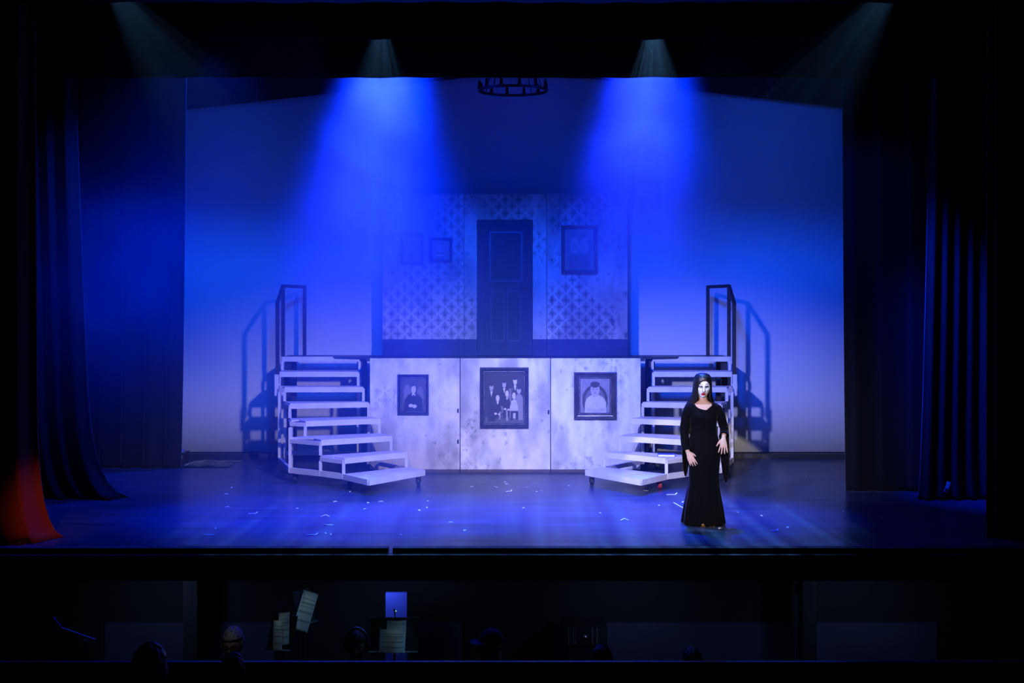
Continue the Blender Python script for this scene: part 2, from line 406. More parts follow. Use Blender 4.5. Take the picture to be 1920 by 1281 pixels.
# ------------------------------------------------------------------ three front panels
names = ('wallpapered front panel carrying the narrow portrait of a figure in a dark coat', 'middle wallpapered front panel carrying the large group portrait', 'wallpapered front panel carrying the square portrait of a seated sitter')
for i in range(3):
    xa = px(693+169.6*i, 0, 14.75).x; xb = px(693+169.6*(i+1), 0, 14.75).x
    t = thing('set_panel', ((xa+xb)/2, 14.77, 0), names[i], 'set panel', 'wallpapered panels under the platform')
    painted_grid('panel_face', xa+.006, xb-.006, .048, 1.70, 170, 210, 14.75, .02, wallpaper(.50,.80,.42,.88,31+i*17,.27,strength=.42), M['wallp'], t)
    MB().box(xa+.006, xb-.006, 14.735, 14.77, .002, .047).build('kick_board', M['brown'], t)
    for x in (xa+.04, xb-.04): MB().box(x-.02,x+.02,14.771,14.80,.05,1.64).build('stile', M['blackp'], t)
    if i < 2:
        x = xb-.03
        for z in (.46, .92) if i == 0 else (.9,):
            MB().box(x-.012,x+.012,14.738,14.75,z-.03,z+.03).build('latch', M['iron'], t)
# ------------------------------------------------------------------ upper wall flats with the door
def flat(xa, xb, ztop, label, seed, hole=None):
    t = thing('wall_flat', ((xa+xb)/2, 15.9, 1.69), label, 'wall flat', 'wallpapered flats on the platform')
    f = wallpaper(.40,.58,.28,.54,seed)
    if hole is None:
        painted_grid('flat_face', xa+.004, xb-.004, 1.955, ztop, int((xb-xa)*120), 290, 15.9, .03, f, M['wallp'], t)
        MB().box(xa+.004, xb-.004, 15.885, 15.93, 1.692, 1.953).build('skirting', M['darkbase'], t)
    else:
        h0, h1, hz = hole
        painted_grid('flat_face', xa+.004, h0, 1.955, hz, 28, 220, 15.9, .03, f, M['wallp'], t)
        painted_grid('flat_face', h1, xb-.004, 1.955, hz, 28, 220, 15.9, .03, f, M['wallp'], t)
        painted_grid('header', xa+.004, xb-.004, hz, ztop, 150, 56, 15.9, .03, f, M['wallp'], t)
        MB().box(xa+.004, h0, 15.885, 15.93, 1.692, 1.953).build('skirting', M['darkbase'], t)
        MB().box(h1, xb-.004, 15.885, 15.93, 1.692, 1.953).build('skirting', M['darkbase'], t)
    return t
ZT = 4.28
S = lambda p: px(p, 0, 15.9).x
flat(S(717), S(870), ZT, 'upper wallpapered flat with the two small framed pictures', 71)
flat(S(870), S(1025), ZT, 'upper wallpapered flat around the dark door', 93, (S(894), S(999), 3.87))
flat(S(1025), S(1177), ZT, 'upper wallpapered flat with one tall framed picture', 112)
# the door
dx0, dx1 = S(895.5), S(997.5)
t = thing('stage_door', ((dx0+dx1)/2, 15.9, 1.69), 'dark wooden door with one raised upper panel on the platform', 'door')
MB().box(dx0,dx1,15.905,15.945,1.70,3.862).build('door_leaf', M['door'], t)
def rect_ring(mb, xa, xb, za, zb, y, wd, pr):
    mb.box(xa,xb,y-pr,y,zb-wd,zb); mb.box(xa,xb,y-pr,y,za,za+wd); mb.box(xa,xa+wd,y-pr,y,za+wd,zb-wd); mb.box(xb-wd,xb,y-pr,y,za+wd,zb-wd); return mb
rect_ring(MB(), S(917), S(980), px(0,529,15.9).z, px(0,434,15.9).z, 15.905, .03, .018).build('panel_moulding', M['doortrim'], t)
MB().box(S(921),S(976),15.9,15.905,px(0,525,15.9).z,px(0,438,15.9).z).build('upper_panel', M['door'], t)
for a, b in ((920,946),(951,977)):
    rect_ring(MB(), S(a), S(b), px(0,640,15.9).z, px(0,545,15.9).z, 15.905, .014, .008).build('panel_moulding', M['doortrim'], t)
hz = px(0,539,15.9).z
MB().tube([(S(988),15.905,hz),(S(988),15.86,hz),(S(977),15.855,hz)], .009, 8).build('door_handle', M['iron'], t)

# ------------------------------------------------------------------ framed pictures: generic painted sitters
def ell(x, z, cx, cz, a, b): return ((x-cx)/a)**2+((z-cz)/b)**2
def inside(x, z, poly):
    r = np.zeros(x.shape, bool); n = len(poly)
    for i in range(n):
        (xa,za),(xb,zb) = poly[i], poly[(i+1)%n]
        c = ((za > z) != (zb > z)) & (x < (xb-xa)*(z-za)/(zb-za+1e-12)+xa); r ^= c
    return r
class Paint:
    """u,v in 0..1 over the canvas, v up"""
    def __init__(s, u, v, bg): s.u=u; s.v=v; s.c=np.array(bg)[None,:]*np.ones((u.size,1)); s.c *= (.75+.5*fbm(u*5,v*6,5,3))[:,None]
    def e(s, cx, cz, a, b, col): s.c[ell(s.u,s.v,cx,cz,a,b) < 1] = col; return s
    def p(s, poly, col): s.c[inside(s.u,s.v,poly)] = col; return s
DK=(.02,.02,.025); PALE=(.62,.58,.6); MID=(.3,.28,.3); LT=(.7,.68,.7)
def portrait_coat(u, v):
    q = Paint(u,v,(.08,.075,.09)); q.e(.25,.5,.16,.3,(.2,.19,.21)); q.e(.8,.45,.14,.3,(.17,.16,.18))
    q.p([(.12,0),(.14,.36),(.3,.5),(.42,.54),(.6,.54),(.74,.5),(.88,.36),(.9,0)], DK)
    q.e(.5,.7,.13,.17,(.07,.06,.07)); q.e(.51,.66,.095,.125,PALE); q.p([(.39,.72),(.42,.83),(.6,.83),(.63,.72),(.55,.76)],(.07,.06,.07))
    q.p([(.45,.56),(.5,.5),(.56,.56)], LT); q.p([(.46,.545),(.42,.44),(.5,.5)],LT); q.p([(.56,.545),(.6,.44),(.52,.5)],LT)
    q.e(.4,.17,.09,.05,PALE); q.e(.55,.15,.1,.05,PALE); q.e(.48,.70,.014,.01,DK); q.e(.55,.70,.014,.01,DK); q.e(.515,.60,.03,.01,(.3,.15,.15))
    return q.c
def group_portrait(u, v):
    q = Paint(u,v,(.03,.03,.036)); q.e(.5,.05,.6,.12,(.1,.09,.1))
    q.p([(.40,.2),(.42,.6),(.5,.68),(.68,.68),(.76,.58),(.78,.2)], (.22,.2,.22))
    for cx, top, h, body, face in ((.17,.78,.74,DK,(.4,.37,.4)),(.5,.84,.5,DK,(.42,.39,.42)),(.78,.9,.8,(.08,.08,.09),PALE),(.88,.72,.66,(.26,.24,.26),(.4,.38,.4))):
        q.p([(cx-.1,top-h),(cx-.1,top-.22),(cx-.05,top-.16),(cx+.05,top-.16),(cx+.1,top-.22),(cx+.1,top-h)], body)
        q.e(cx,top-.07,.05,.075,face); q.p([(cx-.03,top-.15),(cx,top-.26),(cx+.03,top-.15)], LT if cx != .88 else MID); q.e(cx,top-.02,.05,.035,DK)
    for cx, top, body, sl in ((.33,.55,DK,PALE),(.57,.64,DK,PALE),(.75,.6,(.5,.48,.5),(.5,.48,.5))):
        q.p([(cx-.1,.1),(cx-.11,top-.3),(cx-.06,top-.15),(cx+.06,top-.15),(cx+.11,top-.3),(cx+.1,.1)], body)
        q.e(cx,top-.03,.062,.085,DK); q.e(cx,top-.06,.045,.065,PALE); q.p([(cx-.03,top-.13),(cx,top-.19),(cx+.03,top-.13)],PALE)
        q.e(cx-.05,top-.36,.035,.02,sl); q.e(cx+.04,top-.37,.035,.02,sl)
    q.p([(.66,.06),(.66,.24),(.86,.24),(.86,.06),(.8,.06),(.79,.2),(.72,.2),(.72,.06)], DK); q.p([(.54,.05),(.55,.26),(.59,.26),(.6,.05)], MID); q.p([(.36,.07),(.38,.24),(.42,.22),(.4,.07)], MID)
    return q.c
def portrait_chair(u, v):
    q = Paint(u,v,(.26,.25,.27)); q.e(.5,.36,.43,.46,(.06,.055,.06)); q.e(.5,.34,.34,.38,(.16,.15,.17))
    q.p([(.16,0),(.17,.3),(.24,.44),(.4,.52),(.62,.52),(.78,.44),(.88,.3),(.88,0)], (.55,.53,.56))
    q.c *= np.where((ell(u,v,.52,.2,.4,.34) < 1), .85+.3*fbm(u*9,v*12,4,3), 1)[:,None]
    q.e(.5,.67,.15,.2,(.42,.39,.41)); q.e(.5,.82,.16,.09,(.05,.045,.05)); q.e(.44,.69,.022,.014,DK); q.e(.56,.69,.022,.014,DK); q.e(.5,.58,.05,.012,(.2,.14,.15)); q.e(.5,.64,.02,.03,(.34,.31,.33))
    q.p([(.2,.04),(.22,.15),(.5,.1),(.82,.16),(.84,.05),(.5,.0)], (.45,.42,.44))
    return q.c
def dim_sitter(n, hair):
    def f(u, v):
        q = Paint(u,v,(.13,.12,.14))
        for k in range(n):
            cx = .5 if n == 1 else .34+.32*k
            q.p([(cx-.22,0),(cx-.2,.3),(cx-.1,.42),(cx+.1,.42),(cx+.2,.3),(cx+.22,0)],(.07,.07,.08)); q.e(cx,.58,.15,.2,hair); q.e(cx,.55,.1,.15,(.2,.18,.2))
        return q.c
    return f
def picture(name, label, X, y, corners, wd, prof, mat, art, group, bumps=False, n=44, tail=None):
    """corners: px left,right,top,bottom at depth y (front of the wall). Frame swept round, canvas inside."""
    x0, x1, zt, zb = px(corners[0],0,y).x, px(corners[1],0,y).x, px(0,corners[2],y).z, px(0,corners[3],y).z
    t = thing(name, ((x0+x1)/2, y, (zt+zb)/2), label, 'picture', group)
    cs = [(x0,zb,1,1),(x1,zb,-1,1),(x1,zt,-1,-1),(x0,zt,1,-1)]
    for k in range(4):
        a = cs[k]; b = cs[(k+1)%4]; L = math.hypot(b[0]-a[0], b[1]-a[1]); seg = max(2, int(L/.012)) if bumps else 2
        V = []; F = []; m = len(prof)
        for i in range(seg+1):
            f = i/seg
            for (o_, h) in prof:                                        # o_: inset 0..1 of the width, h: height off the wall
                pa = (a[0]+a[2]*o_*wd, a[1]+a[3]*o_*wd); pb = (b[0]+b[2]*o_*wd, b[1]+b[3]*o_*wd)
                hh = h
                if bumps and .15 < o_ < .75: hh = h+.008*math.sin(f*L/.036*2*PI)*math.sin(o_*7)
                V.append((pa[0]+(pb[0]-pa[0])*f, y-hh, pa[1]+(pb[1]-pa[1])*f))
        for i in range(seg):
            for j in range(m-1): F.append((i*m+j, i*m+j+1, (i+1)*m+j+1, (i+1)*m+j))
        mb = MB().add(V, F); o = mb.build('frame_side', mat, t); recalc(o.data)
    if y < 15:
        for ins, th, pr in ((.80,.006,.036),(.04,.005,.033)):
            rect_ring(MB(), x0+wd*ins, x1-wd*ins, zb+wd*ins, zt-wd*ins, y-.012, th, pr-.012).build('glint_ring', M['glint'], t)  # pale rings added as highlights along the frame edges
    ix0, ix1, iz0, iz1 = x0+wd*.97, x1-wd*.97, zb+wd*.97, zt-wd*.97
    painted_grid('canvas', ix0, ix1, iz0, iz1, n, int(n*(iz1-iz0)/(ix1-ix0)), y-.012, .011,
                 lambda X_, Z_: art((X_-ix0)/(ix1-ix0), (Z_-iz0)/(iz1-iz0)), M['canvas'], t)
    if tail: tail(t, ix0, ix1, iz0, iz1, y-.012)
    return t
ORN = [(0,0),(0,.03),(.12,.042),(.3,.05),(.55,.045),(.75,.03),(.85,.032),(1,.012)]
FLATP = [(0,0),(0,.045),(.12,.055),(.25,.05),(.45,.03),(.62,.026),(.7,.034),(.8,.03),(1,.012)]
GL = 'framed portraits on the front panels'; GU = 'framed portraits on the upper wall'
picture('framed_portrait', 'ornate dark frame with a painted figure in a dark coat and white collar', 0, 14.75, (746,804,702,778), .055, ORN, M['frame'], portrait_coat, GL, True, 48)
picture('framed_portrait', 'largest ornate frame, holding a dark group portrait of standing and seated people', 0, 14.75, (900,991,689,803), .075, ORN, M['frame'], group_portrait, GL, True, 90)
picture('framed_portrait', 'plain moulded frame with a pale-shirted sitter in a round-backed chair', 0, 14.75, (1076,1155,698,786), .095, FLATP, M['frame2'], portrait_chair, GL, False, 60)
picture('framed_portrait', 'dim portrait beside the smaller picture with white writing, farther from the door', 0, 15.9, (751,794,437,497), .05, ORN, M['frame'], dim_sitter(1,(.09,.08,.09)), GU, False, 30)
def scribble(t, x0, x1, z0, z1, y):
    mb = MB(); x = x0+.06; rnd = random.Random(3); zc = z0+.05
    for k in range(6):                                                   # small illegible white painted letters
        s = .02
        for a, b in (((0,0),(0,1)),((0,1),(.7,.5)),((.7,.5),(.7,0))) if k % 2 else (((0,1),(.35,0)),((.35,0),(.7,1)),((0,.5),(.7,.5))):
            mb.bar((x+a[0]*s,y-.002,zc+a[1]*s),(x+b[0]*s,y-.002,zc+b[1]*s),.008,.003)
        x += .021
    mb.build('white_lettering', M['paper'], t)
picture('framed_portrait', 'small squarish frame with a tiny line of white writing under the head', 0, 15.9, (805,848,446,492), .05, FLATP, M['frame'], dim_sitter(1,(.34,.33,.35)), GU, False, 30, scribble)
picture('framed_portrait', 'tall frame with pale edges on the upper flat beyond the door, showing two figures', 0, 15.9, (1052,1120,423,514), .06, FLATP, M['frame2'], dim_sitter(2,(.24,.23,.25)), GU, False, 44)

# ------------------------------------------------------------------ the two curved stairs
Lp = [(-1.86,12.86),(-2.26,13.32),(-2.62,13.58),(-2.92,14.02),(-3.23,14.43),(-3.39,14.80),(-3.54,15.10),(-3.60,15.56)]
Rp = [(-1.21,13.67),(-1.48,13.92),(-1.71,14.05),(-1.92,14.38),(-2.12,14.67),(-2.22,14.83),(-2.34,15.10),(-2.39,15.56)]
KA = (-3.10,13.86); KB = (-3.14,14.09); KC = (-3.48,14.85)
Zs = [.2113*(i+1) for i in range(8)]
def make_stairs(sg, label):
    cx = lambda p: Vector((X0+sg*(p[0]-X0), p[1], 0))                      # sg=1 as measured, -1 mirrored about the set's centre line
    base = cx((-2.6,14.4))
    t = thing('curved_stairs', base, label, 'stairs', 'curved white stairs either side of the set')
    L = [cx(p) for p in Lp]; R = [cx(p) for p in Rp]; A = cx(KA); B = cx(KB); C = cx(KC)
    lerp = lambda a, b, f: a+(b-a)*f
    for i in range(8):
        z = Zs[i]
        if i < 7: bl, br = L[i+1], R[i+1]
        else: bl, br = L[7]+Vector((0,.0,0)), R[7]
        if i == 7:
            bl = L[7]+Vector((0,.09,0)); br = R[7]+Vector((0,.09,0))
        # boards: front strip and back strip with a thin joint between
        poly_f = [L[i], R[i], lerp(R[i],br,.42), lerp(L[i],bl,.42)]
        back = [lerp(L[i],bl,.45), lerp(R[i],br,.45), br, bl]
        if i == 2: back = [lerp(L[i],bl,.45), lerp(R[i],br,.45), br, bl, A]
        if i == 3: back = [lerp(L[i],bl,.45), lerp(R[i],br,.45), br, bl, B]
        if i == 5: back = [lerp(L[i],bl,.45), lerp(R[i],br,.45), br, bl, C]
        # nose past the frame
        f = (R[i]-L[i]).normalized(); nrm = Vector((f.y,-f.x,0))*sg
        if i < 7 or True:
            pf = [(p.x+nrm.x*.016*(k < 2), p.y+nrm.y*.016*(k < 2)) for k, p in enumerate(poly_f)]
            MB().prism([(p[0],p[1]) for p in pf], z-.022, z).build('tread_board', M['white'], t)
        if i < 7: MB().prism([(p.x,p.y) for p in back], z-.022, z-.001).build('tread_board', M['white'], t)
        # frame under the tread
        zc = z-.05
        fr = MB()
        ring = [L[i],R[i]]
        fr.bar((L[i].x,L[i].y,zc),(R[i].x,R[i].y,zc),.035,.055)
        if i < 7:
            fr.bar((R[i].x,R[i].y,zc),(br.x,br.y,zc),.035,.055)
            chain = [L[i], bl]
            if i == 2: chain = [L[2], A]
            if i == 3: chain = [L[3], B, L[4]]
            if i == 5: chain = [L[5], C, L[6]]
            for a, b in zip(chain, chain[1:]): fr.bar((a.x,a.y,zc),(b.x,b.y,zc),.035,.055)
        o = fr.build('tread_frame', M['white'], t); recalc(o.data)
        if i > 0:                                                       # short posts on the tread below
            for p in (L[i], R[i]):
                q = p+Vector((0,.0,0))
                o = MB().box(q.x-.019,q.x+.019,q.y-.019,q.y+.019,Zs[i-1],z-.075).build('post', M['white'], t)
    # long posts
    zb = .175
    for p, z in ((L[2],Zs[1]-.075),(A,Zs[3]-.075),(C,Zs[5]-.075),(L[1],Zs[0]),(B+Vector((0,.03,0)),Zs[3]-.08),(L[5]+Vector((0,.03,0)),Zs[4]-.08),(R[4],Zs[3]-.075),(R[6],Zs[5]-.075),(L[7],Zs[6]-.075),(R[7],Zs[6]-.075)):
        MB().box(p.x-.019,p.x+.019,p.y-.019,p.y+.019,zb-.035,z).build('post', M['white'], t)
    # base ring
    fr = MB()
    pts = [L[0],L[1],L[2],A,C,L[7]]
    for a, b in zip(pts, pts[1:]): fr.bar((a.x,a.y,zb),(b.x,b.y,zb),.04,.075)
    pts = [R[0],R[4],R[7],L[7]]
    for a, b in zip(pts, pts[1:]): fr.bar((a.x,a.y,zb),(b.x,b.y,zb),.04,.06)
    o = fr.build('base_frame', M['white'], t); recalc(o.data)
    # casters
    k = 0
    for p in (lerp(R[0],L[0],.06)+Vector((-sg*.04,.06,0)), lerp(L[1],R[1],.1)+Vector((0,.02,0)), lerp(A,R[3],.06), lerp(C,R[6],.05), lerp(R[6],L[6],.05)):
        b = MB().box(p.x-.045,p.x+.045,p.y-.045,p.y+.045,.128,.138)
        b.box(p.x-.034,p.x-.028,p.y-.025,p.y+.025,.04,.13); b.box(p.x+.028,p.x+.034,p.y-.025,p.y+.025,.04,.13)
        ca = b.build('caster', M['iron'], t)
        wl = MB().loft([[(p.x+dx_, p.y+.052*rr*math.cos(a_), .052+.052*rr*math.sin(a_)) for a_ in [2*PI*q/16 for q in range(16)]] for dx_, rr in ((-.024,.75),(-.022,1),(-.006,1),(-.004,.85),(.004,.85),(.006,1),(.022,1),(.024,.75))])
        o = wl.build('wheel', M['redwheel'] if (sg < 0 and k == 1) else M['rubber'], ca); recalc(o.data); k += 1
    # black guard rail at the top
    P1 = cx((-3.535,14.95)); P2 = cx((-3.60,15.60)); P3 = cx((-3.37,16.12))
    rr = .05
    MB().box(P1.x-rr/2,P1.x+rr/2,P1.y-rr/2,P1.y+rr/2,1.30,2.50).build('rail_post', M['blackp'], t)
    MB().box(P1.x-.03,P1.x+.03,P1.y-.055,P1.y-.026,1.13,1.45).build('post_cleat', M['white'], t)
    MB().box(P2.x-rr/2,P2.x+rr/2,P2.y-rr/2,P2.y+rr/2,1.691,2.78).build('rail_post', M['blackp'], t)
    MB().box(P3.x-rr/2,P3.x+rr/2,P3.y-rr/2,P3.y+rr/2,1.691,2.78).build('rail_post', M['blackp'], t)
    h = MB().bar((P1.x,P1.y-.03,2.495),(P2.x,P2.y,2.80),.05,.05); h.bar((P2.x,P2.y,2.80),(P3.x,P3.y+.02,2.80),.05,.05)
    h.bar((P3.x,P3.y,2.80),(P3.x,P3.y,2.78),.05,.05)
    o = h.build('hand_rail', M['blackp'], t); recalc(o.data)
    return t
make_stairs(1, 'curved white stairs in the haze, farther from the woman, with empty treads')
make_stairs(-1, 'curved white stairs behind the woman, with a blue book on a low tread')
# ------------------------------------------------------------------ book on the stairs
zb = Zs[1]
t = thing('script_book', (2.10,13.50,zb+.001), 'blue-covered book with white pages lying on a low stair tread beside the woman', 'book', rz=-.12)
off = world_loc(t)
def loc_box(*a): return MB().box(*a)
link('page_block', loc_box(-.11,.11,-.07,.07,.003,.026).mesh('page_block'), M['paper'], t)
c = loc_box(-.115,.115,-.074,.074,0,.003); c.box(-.112,.115,-.06,.076,.026,.030); c.box(-.115,.115,.07,.076,.0,.03)
link('cover', c.mesh('cover'), M['bookblue'], t)

# ------------------------------------------------------------------ chandelier
t = thing('chandelier', (.015,14.3,5.56), 'black ring chandelier with candle tubes hanging high over the set', 'chandelier')
R0 = .49; tilt = math.radians(4.6); cz = 5.58
def ringp(a, r=R0, dz=0): 
    y = r*math.sin(a); return Vector((.015+r*math.cos(a), 14.3+y*math.cos(tilt)-dz*math.sin(tilt)*0, cz+y*math.sin(tilt)+dz))
mb = MB(); n = 64; rings = []
for i in range(n):
    a = 2*PI*i/n; rings.append([ringp(a,R0-.012,-.018),ringp(a,R0+.012,-.018),ringp(a,R0+.012,.018),ringp(a,R0-.012,.018)])
rings.append(rings[0]); mb.loft(rings, cap=False); o = mb.build('ring', M['iron'], t); recalc(o.data)
for i in range(12):
    a = 2*PI*(i+.35)/12; p = ringp(a)
    mb = MB().lathe((p.x,p.y,p.z+.018), [(.034,0),(.034,.012),(.022,.014),(.020,.10),(.014,.102),(.006,.118),(.002,.135)], 10)
    mb.build('candle', M['iron'], t, True)
for i in range(4):
    a = 2*PI*(i+.62)/4; p = ringp(a)
    MB().tube([p, Vector((.015+.06*math.cos(a),14.3+.06*math.sin(a),6.75))], .006, 6).build('chain', M['iron'], t)
MB().lathe((.015,14.3,6.72), [(.02,0),(.08,.02),(.08,.05),(.02,.07),(.015,1.8)], 12).build('hub', M['iron'], t)

# ------------------------------------------------------------------ scraps on the floor
small = [(435,915),(424,927),(426,951),(405,991),(657,922),(629,941),(690,943),(714,941),(684,955),(801,940),(800,952),(557,954),(610,1000),(620,1002),(750,1003),(786,957),
 (946,904),(950,908),(885,913),(1005,922),(1014,921),(1066,911),(986,914),(1235,948),(1124,962),(872,995),(845,980),(982,953),(1281,942),
 (1382,961),(1427,967),(1522,907),(1477,989),(1320,987),(1350,991),(1582,960),(1652,970),(1510,892)]
longs = [(474,964,.10,0),(390,1004,.13,1),(585,1004,.12,0),(610,969,.1,2),(616,985,.09,1),(954,922,.08,0),(1260,928,.14,0),(1272,948,.12,3),(1171,976,.09,2),(1453,996,.08,0),(1211,921,.07,1),(930,914,.05,1)]
strip_labels = ('bent white strip between the red curtain and the hazy stairs, farther upstage of two','long white strip nearest the red curtain, its end curled towards the curtain',
 'long white strip near the stage edge in front of the hazy stairs','crumpled white strip in front of the hazy stairs, above a straight one','straight white strip just below the crumpled one in front of the hazy stairs',
 'pale strip on the floor before the middle wallpapered panel','long thin white strip on the floor just beside the woman, towards the stairs','slanting white strip pointing at the hem of the black gown',
 'creased white strip on open floor between the middle panel and the woman','white strip with a turned-up end, alone on the floor past the woman','white strip in the shadow under the stairs behind the woman','short white strip just below the middle panel near its kick board')
dep = lambda y: 1860*EYE/(y-590)
for k, (x, y) in enumerate(small):
    p = px(x,y,dep(y)); a = random.uniform(0,PI); ln = random.uniform(.015,.034); wd = random.uniform(.006,.013)
    V = [(-ln,-wd,.001),(0,-wd*1.1,.006),(ln,-wd*.7,.002),(ln,wd*.8,.004),(0,wd,.009),(-ln,wd,.002)]
    V += [(v[0],v[1],v[2]-.0009) for v in V]
    me = mesh_from('paper_scrap', V, [(0,1,4,5),(1,2,3,4),(11,10,7,6),(10,9,8,7),(0,6,7,1),(1,7,8,2),(2,8,9,3),(3,9,10,4),(4,10,11,5),(5,11,6,0)])
    o = link('paper_scrap', me, M['paper']); o.location = (p.x,p.y,.0002); o.rotation_euler = (0,0,a)
    tag(o, 'tiny white scrap lying on the dark stage floor', 'scrap', 'tiny white scraps on the stage floor')
for k, (x, y, ln, kind) in enumerate(longs):
    p = px(x,y,dep(y)); h = ln/2
    pts = [(-h,0,.003),(-.2*h,.01,.004),(.6*h,.0,.004),(h,.03 if kind == 0 else -.04,.02)] if kind in (0,1) else [(-h,-.01,.003),(0,.02,.02),(h,-.005,.004)]
    if kind == 3: pts = [(-h*.5,.17,.003),(0,0,.003),(h*.5,-.17,.003)]
    if kind == 1: pts = [(-q[0],q[1],q[2]) for q in pts]
    mb = MB()
    for a, b in zip(pts, pts[1:]): mb.bar(a, b, .016, .0035)
    o = link('tape_strip', mb.mesh('tape_strip'), M['paper']); o.location = (p.x,p.y,0)
    tag(o, strip_labels[k], 'scrap', 'long white strips on the stage floor')
# white tag at the right curtain's hem
t = thing('white_tag', px(1787,928,12.35)+Vector((0,0,0)), 'small white tag leaning against the hem of the right curtain', 'tag')
t.location.z = .0
xa, xb = px(1785,0,12.3).x, px(1792,0,12.3).x
cv = verts_np(hem_curtain.data); near = cv[(np.abs(cv[:,0]-(xa+xb)/2) < .09) & (cv[:,2] < .5)]; yf = float(near[:,1].min())-.008
a = Vector((xa,yf,.115)); b = Vector((xb,yf,.245))
t.location = (a.x,a.y,.1)
MB().bar(a,b,.045,.006,up=(0,-1,0)).build('card', M['paper'], t)
MB().bar(a+(b-a)*.12+Vector((0,-.005,0)),a+(b-a)*.34+Vector((0,-.005,0)),.03,.003,up=(0,-1,0)).build('dark_print', M['iron'], t)
# ------------------------------------------------------------------ haze machine and cloth at the foot of the backdrop
fx, fy = -5.33, 15.75
t = thing('haze_machine', (fx,fy,0), 'small dark box with carrying handle at the foot of the backdrop', 'haze machine')
b = MB().box(fx-.17,fx+.17,fy-.13,fy+.13,.02,.17); o = b.build('case', M['blackp'], t)
MB().tube([(fx-.1,fy,.17),(fx-.1,fy,.245),(fx+.08,fy,.245),(fx+.08,fy,.17)], .014, 8).build('handle', M['iron'], t)
MB().lathe((fx+.13,fy-.1,.0), [(.05,.17),(.055,.18),(.055,.20),(.03,.22)], 12).build('fluid_cap', M['steel'], t)
MB().tube([(fx+.12,fy-.13,.1),(fx+.12,fy-.18,.1)], .035, 12).build('nozzle', M['steel'], t)
for dx_ in (-.14,.14):
    MB().box(fx+dx_-.02,fx+dx_+.02,fy-.12,fy+.12,0,.02).build('foot', M['rubber'], t)
V = []; nx = 22; ny = 10; F = []
for j in range(ny+1):
    for i in range(nx+1):
        u = i/nx; v = j/ny; e = min(u,1-u,v,1-v)*6
        V.append((-5.1+u*.75+.02*math.sin(v*9), 15.2+v*.75, .004+.05*min(1,e)*(.6+.4*math.sin(u*14+v*4))*(1-u*.7)))
n = len(V); V += [(x,y,.001) for x,y,z in V]; I = lambda s,j,i: s*n+j*(nx+1)+i
for j in range(ny):
    for i in range(nx): F += [(I(0,j,i),I(0,j,i+1),I(0,j+1,i+1),I(0,j+1,i)),(I(1,j,i),I(1,j+1,i),I(1,j+1,i+1),I(1,j,i+1))]
for i in range(nx): F += [(I(0,0,i),I(1,0,i),I(1,0,i+1),I(0,0,i+1)),(I(0,ny,i),I(0,ny,i+1),I(1,ny,i+1),I(1,ny,i))]
for j in range(ny): F += [(I(0,j,0),I(0,j+1,0),I(1,j+1,0),I(1,j,0)),(I(0,j,nx),I(1,j,nx),I(1,j+1,nx),I(0,j+1,nx))]
tag(link('floor_cloth', mesh_from('floor_cloth', V, F, True), M['velour']), 'crumpled black cloth lying on the floor near the haze machine', 'cloth')

# ================================================================== PEOPLE
def head_shape(mb, c, sc=1.0, yaw=0.0, tilt=0.0, n=72, m=60, female=True, ears=True):
    """a head whose eyes sit at c; face towards -Y, turned by yaw"""
    R = []
    rot = Matrix.Rotation(yaw, 3, 'Z') @ Matrix.Rotation(tilt, 3, 'Y')
    for i in range(1, m):
        a = PI*i/m-PI/2; ring = []
        for k in range(n):
            b = 2*PI*k/n; sx, sy, sz = math.cos(a)*math.cos(b), math.cos(a)*math.sin(b), math.sin(a)
            x = .073*sx; y = .094*sy+.012; z = .119*sz
            t = max(0, -sz)
            x *= 1-.31*t**1.8
            if sy > 0: y *= 1-.42*t**1.2
            else: y = y*(1-.10*t)-.006*t
            f = max(0.0, -sy)**.7
            nose = .026*math.exp(-(x/(.0085+.006*max(0,min(1,-z/.045))))**2)*(max(0,min(1,(.012-z)/.05))**1.3 if z > -.042 else math.exp(-((z+.042)/.009)**2))
            sock = .011*math.exp(-((abs(x)-.031)/.015)**2-((z+.001)/.012)**2)
            brow = .005*math.exp(-((abs(x)-.03)/.022)**2-((z-.02)/.008)**2)
            lips = .0075*math.exp(-(x/.021)**2-((z+.068)/.011)**2)
            mouth = .007*math.exp(-(x/.015)**2-((z+.069)/.0035)**2)
            chin = .009*math.exp(-(x/.022)**2-((z+.105)/.016)**2)
            cheek = .005*math.exp(-((abs(x)-.045)/.018)**2-((z+.03)/.02)**2)
            y += f*(-nose+sock-brow-lips+mouth-chin-cheek)
            p = rot @ Vector((x,y,z))*sc
            ring.append((c[0]+p.x, c[1]+p.y, c[2]+p.z))
        R.append(ring)
    mb.loft(R)
    if ears:
        for s in (-1,1):
            p = rot @ Vector((s*.074,.018,-.012))*sc
            mb.ball((c[0]+p.x,c[1]+p.y,c[2]+p.z),(.010*sc,.018*sc,.030*sc),10,8)
def ering(cx, cy, z, a, b, n=48, p=2.2):
    out = []
    for k in range(n):
        t = 2*PI*k/n; c, s = math.cos(t), math.sin(t)
        out.append((cx+a*math.copysign(abs(c)**(2/p),c), cy+b*math.copysign(abs(s)**(2/p),s), z))
    return out
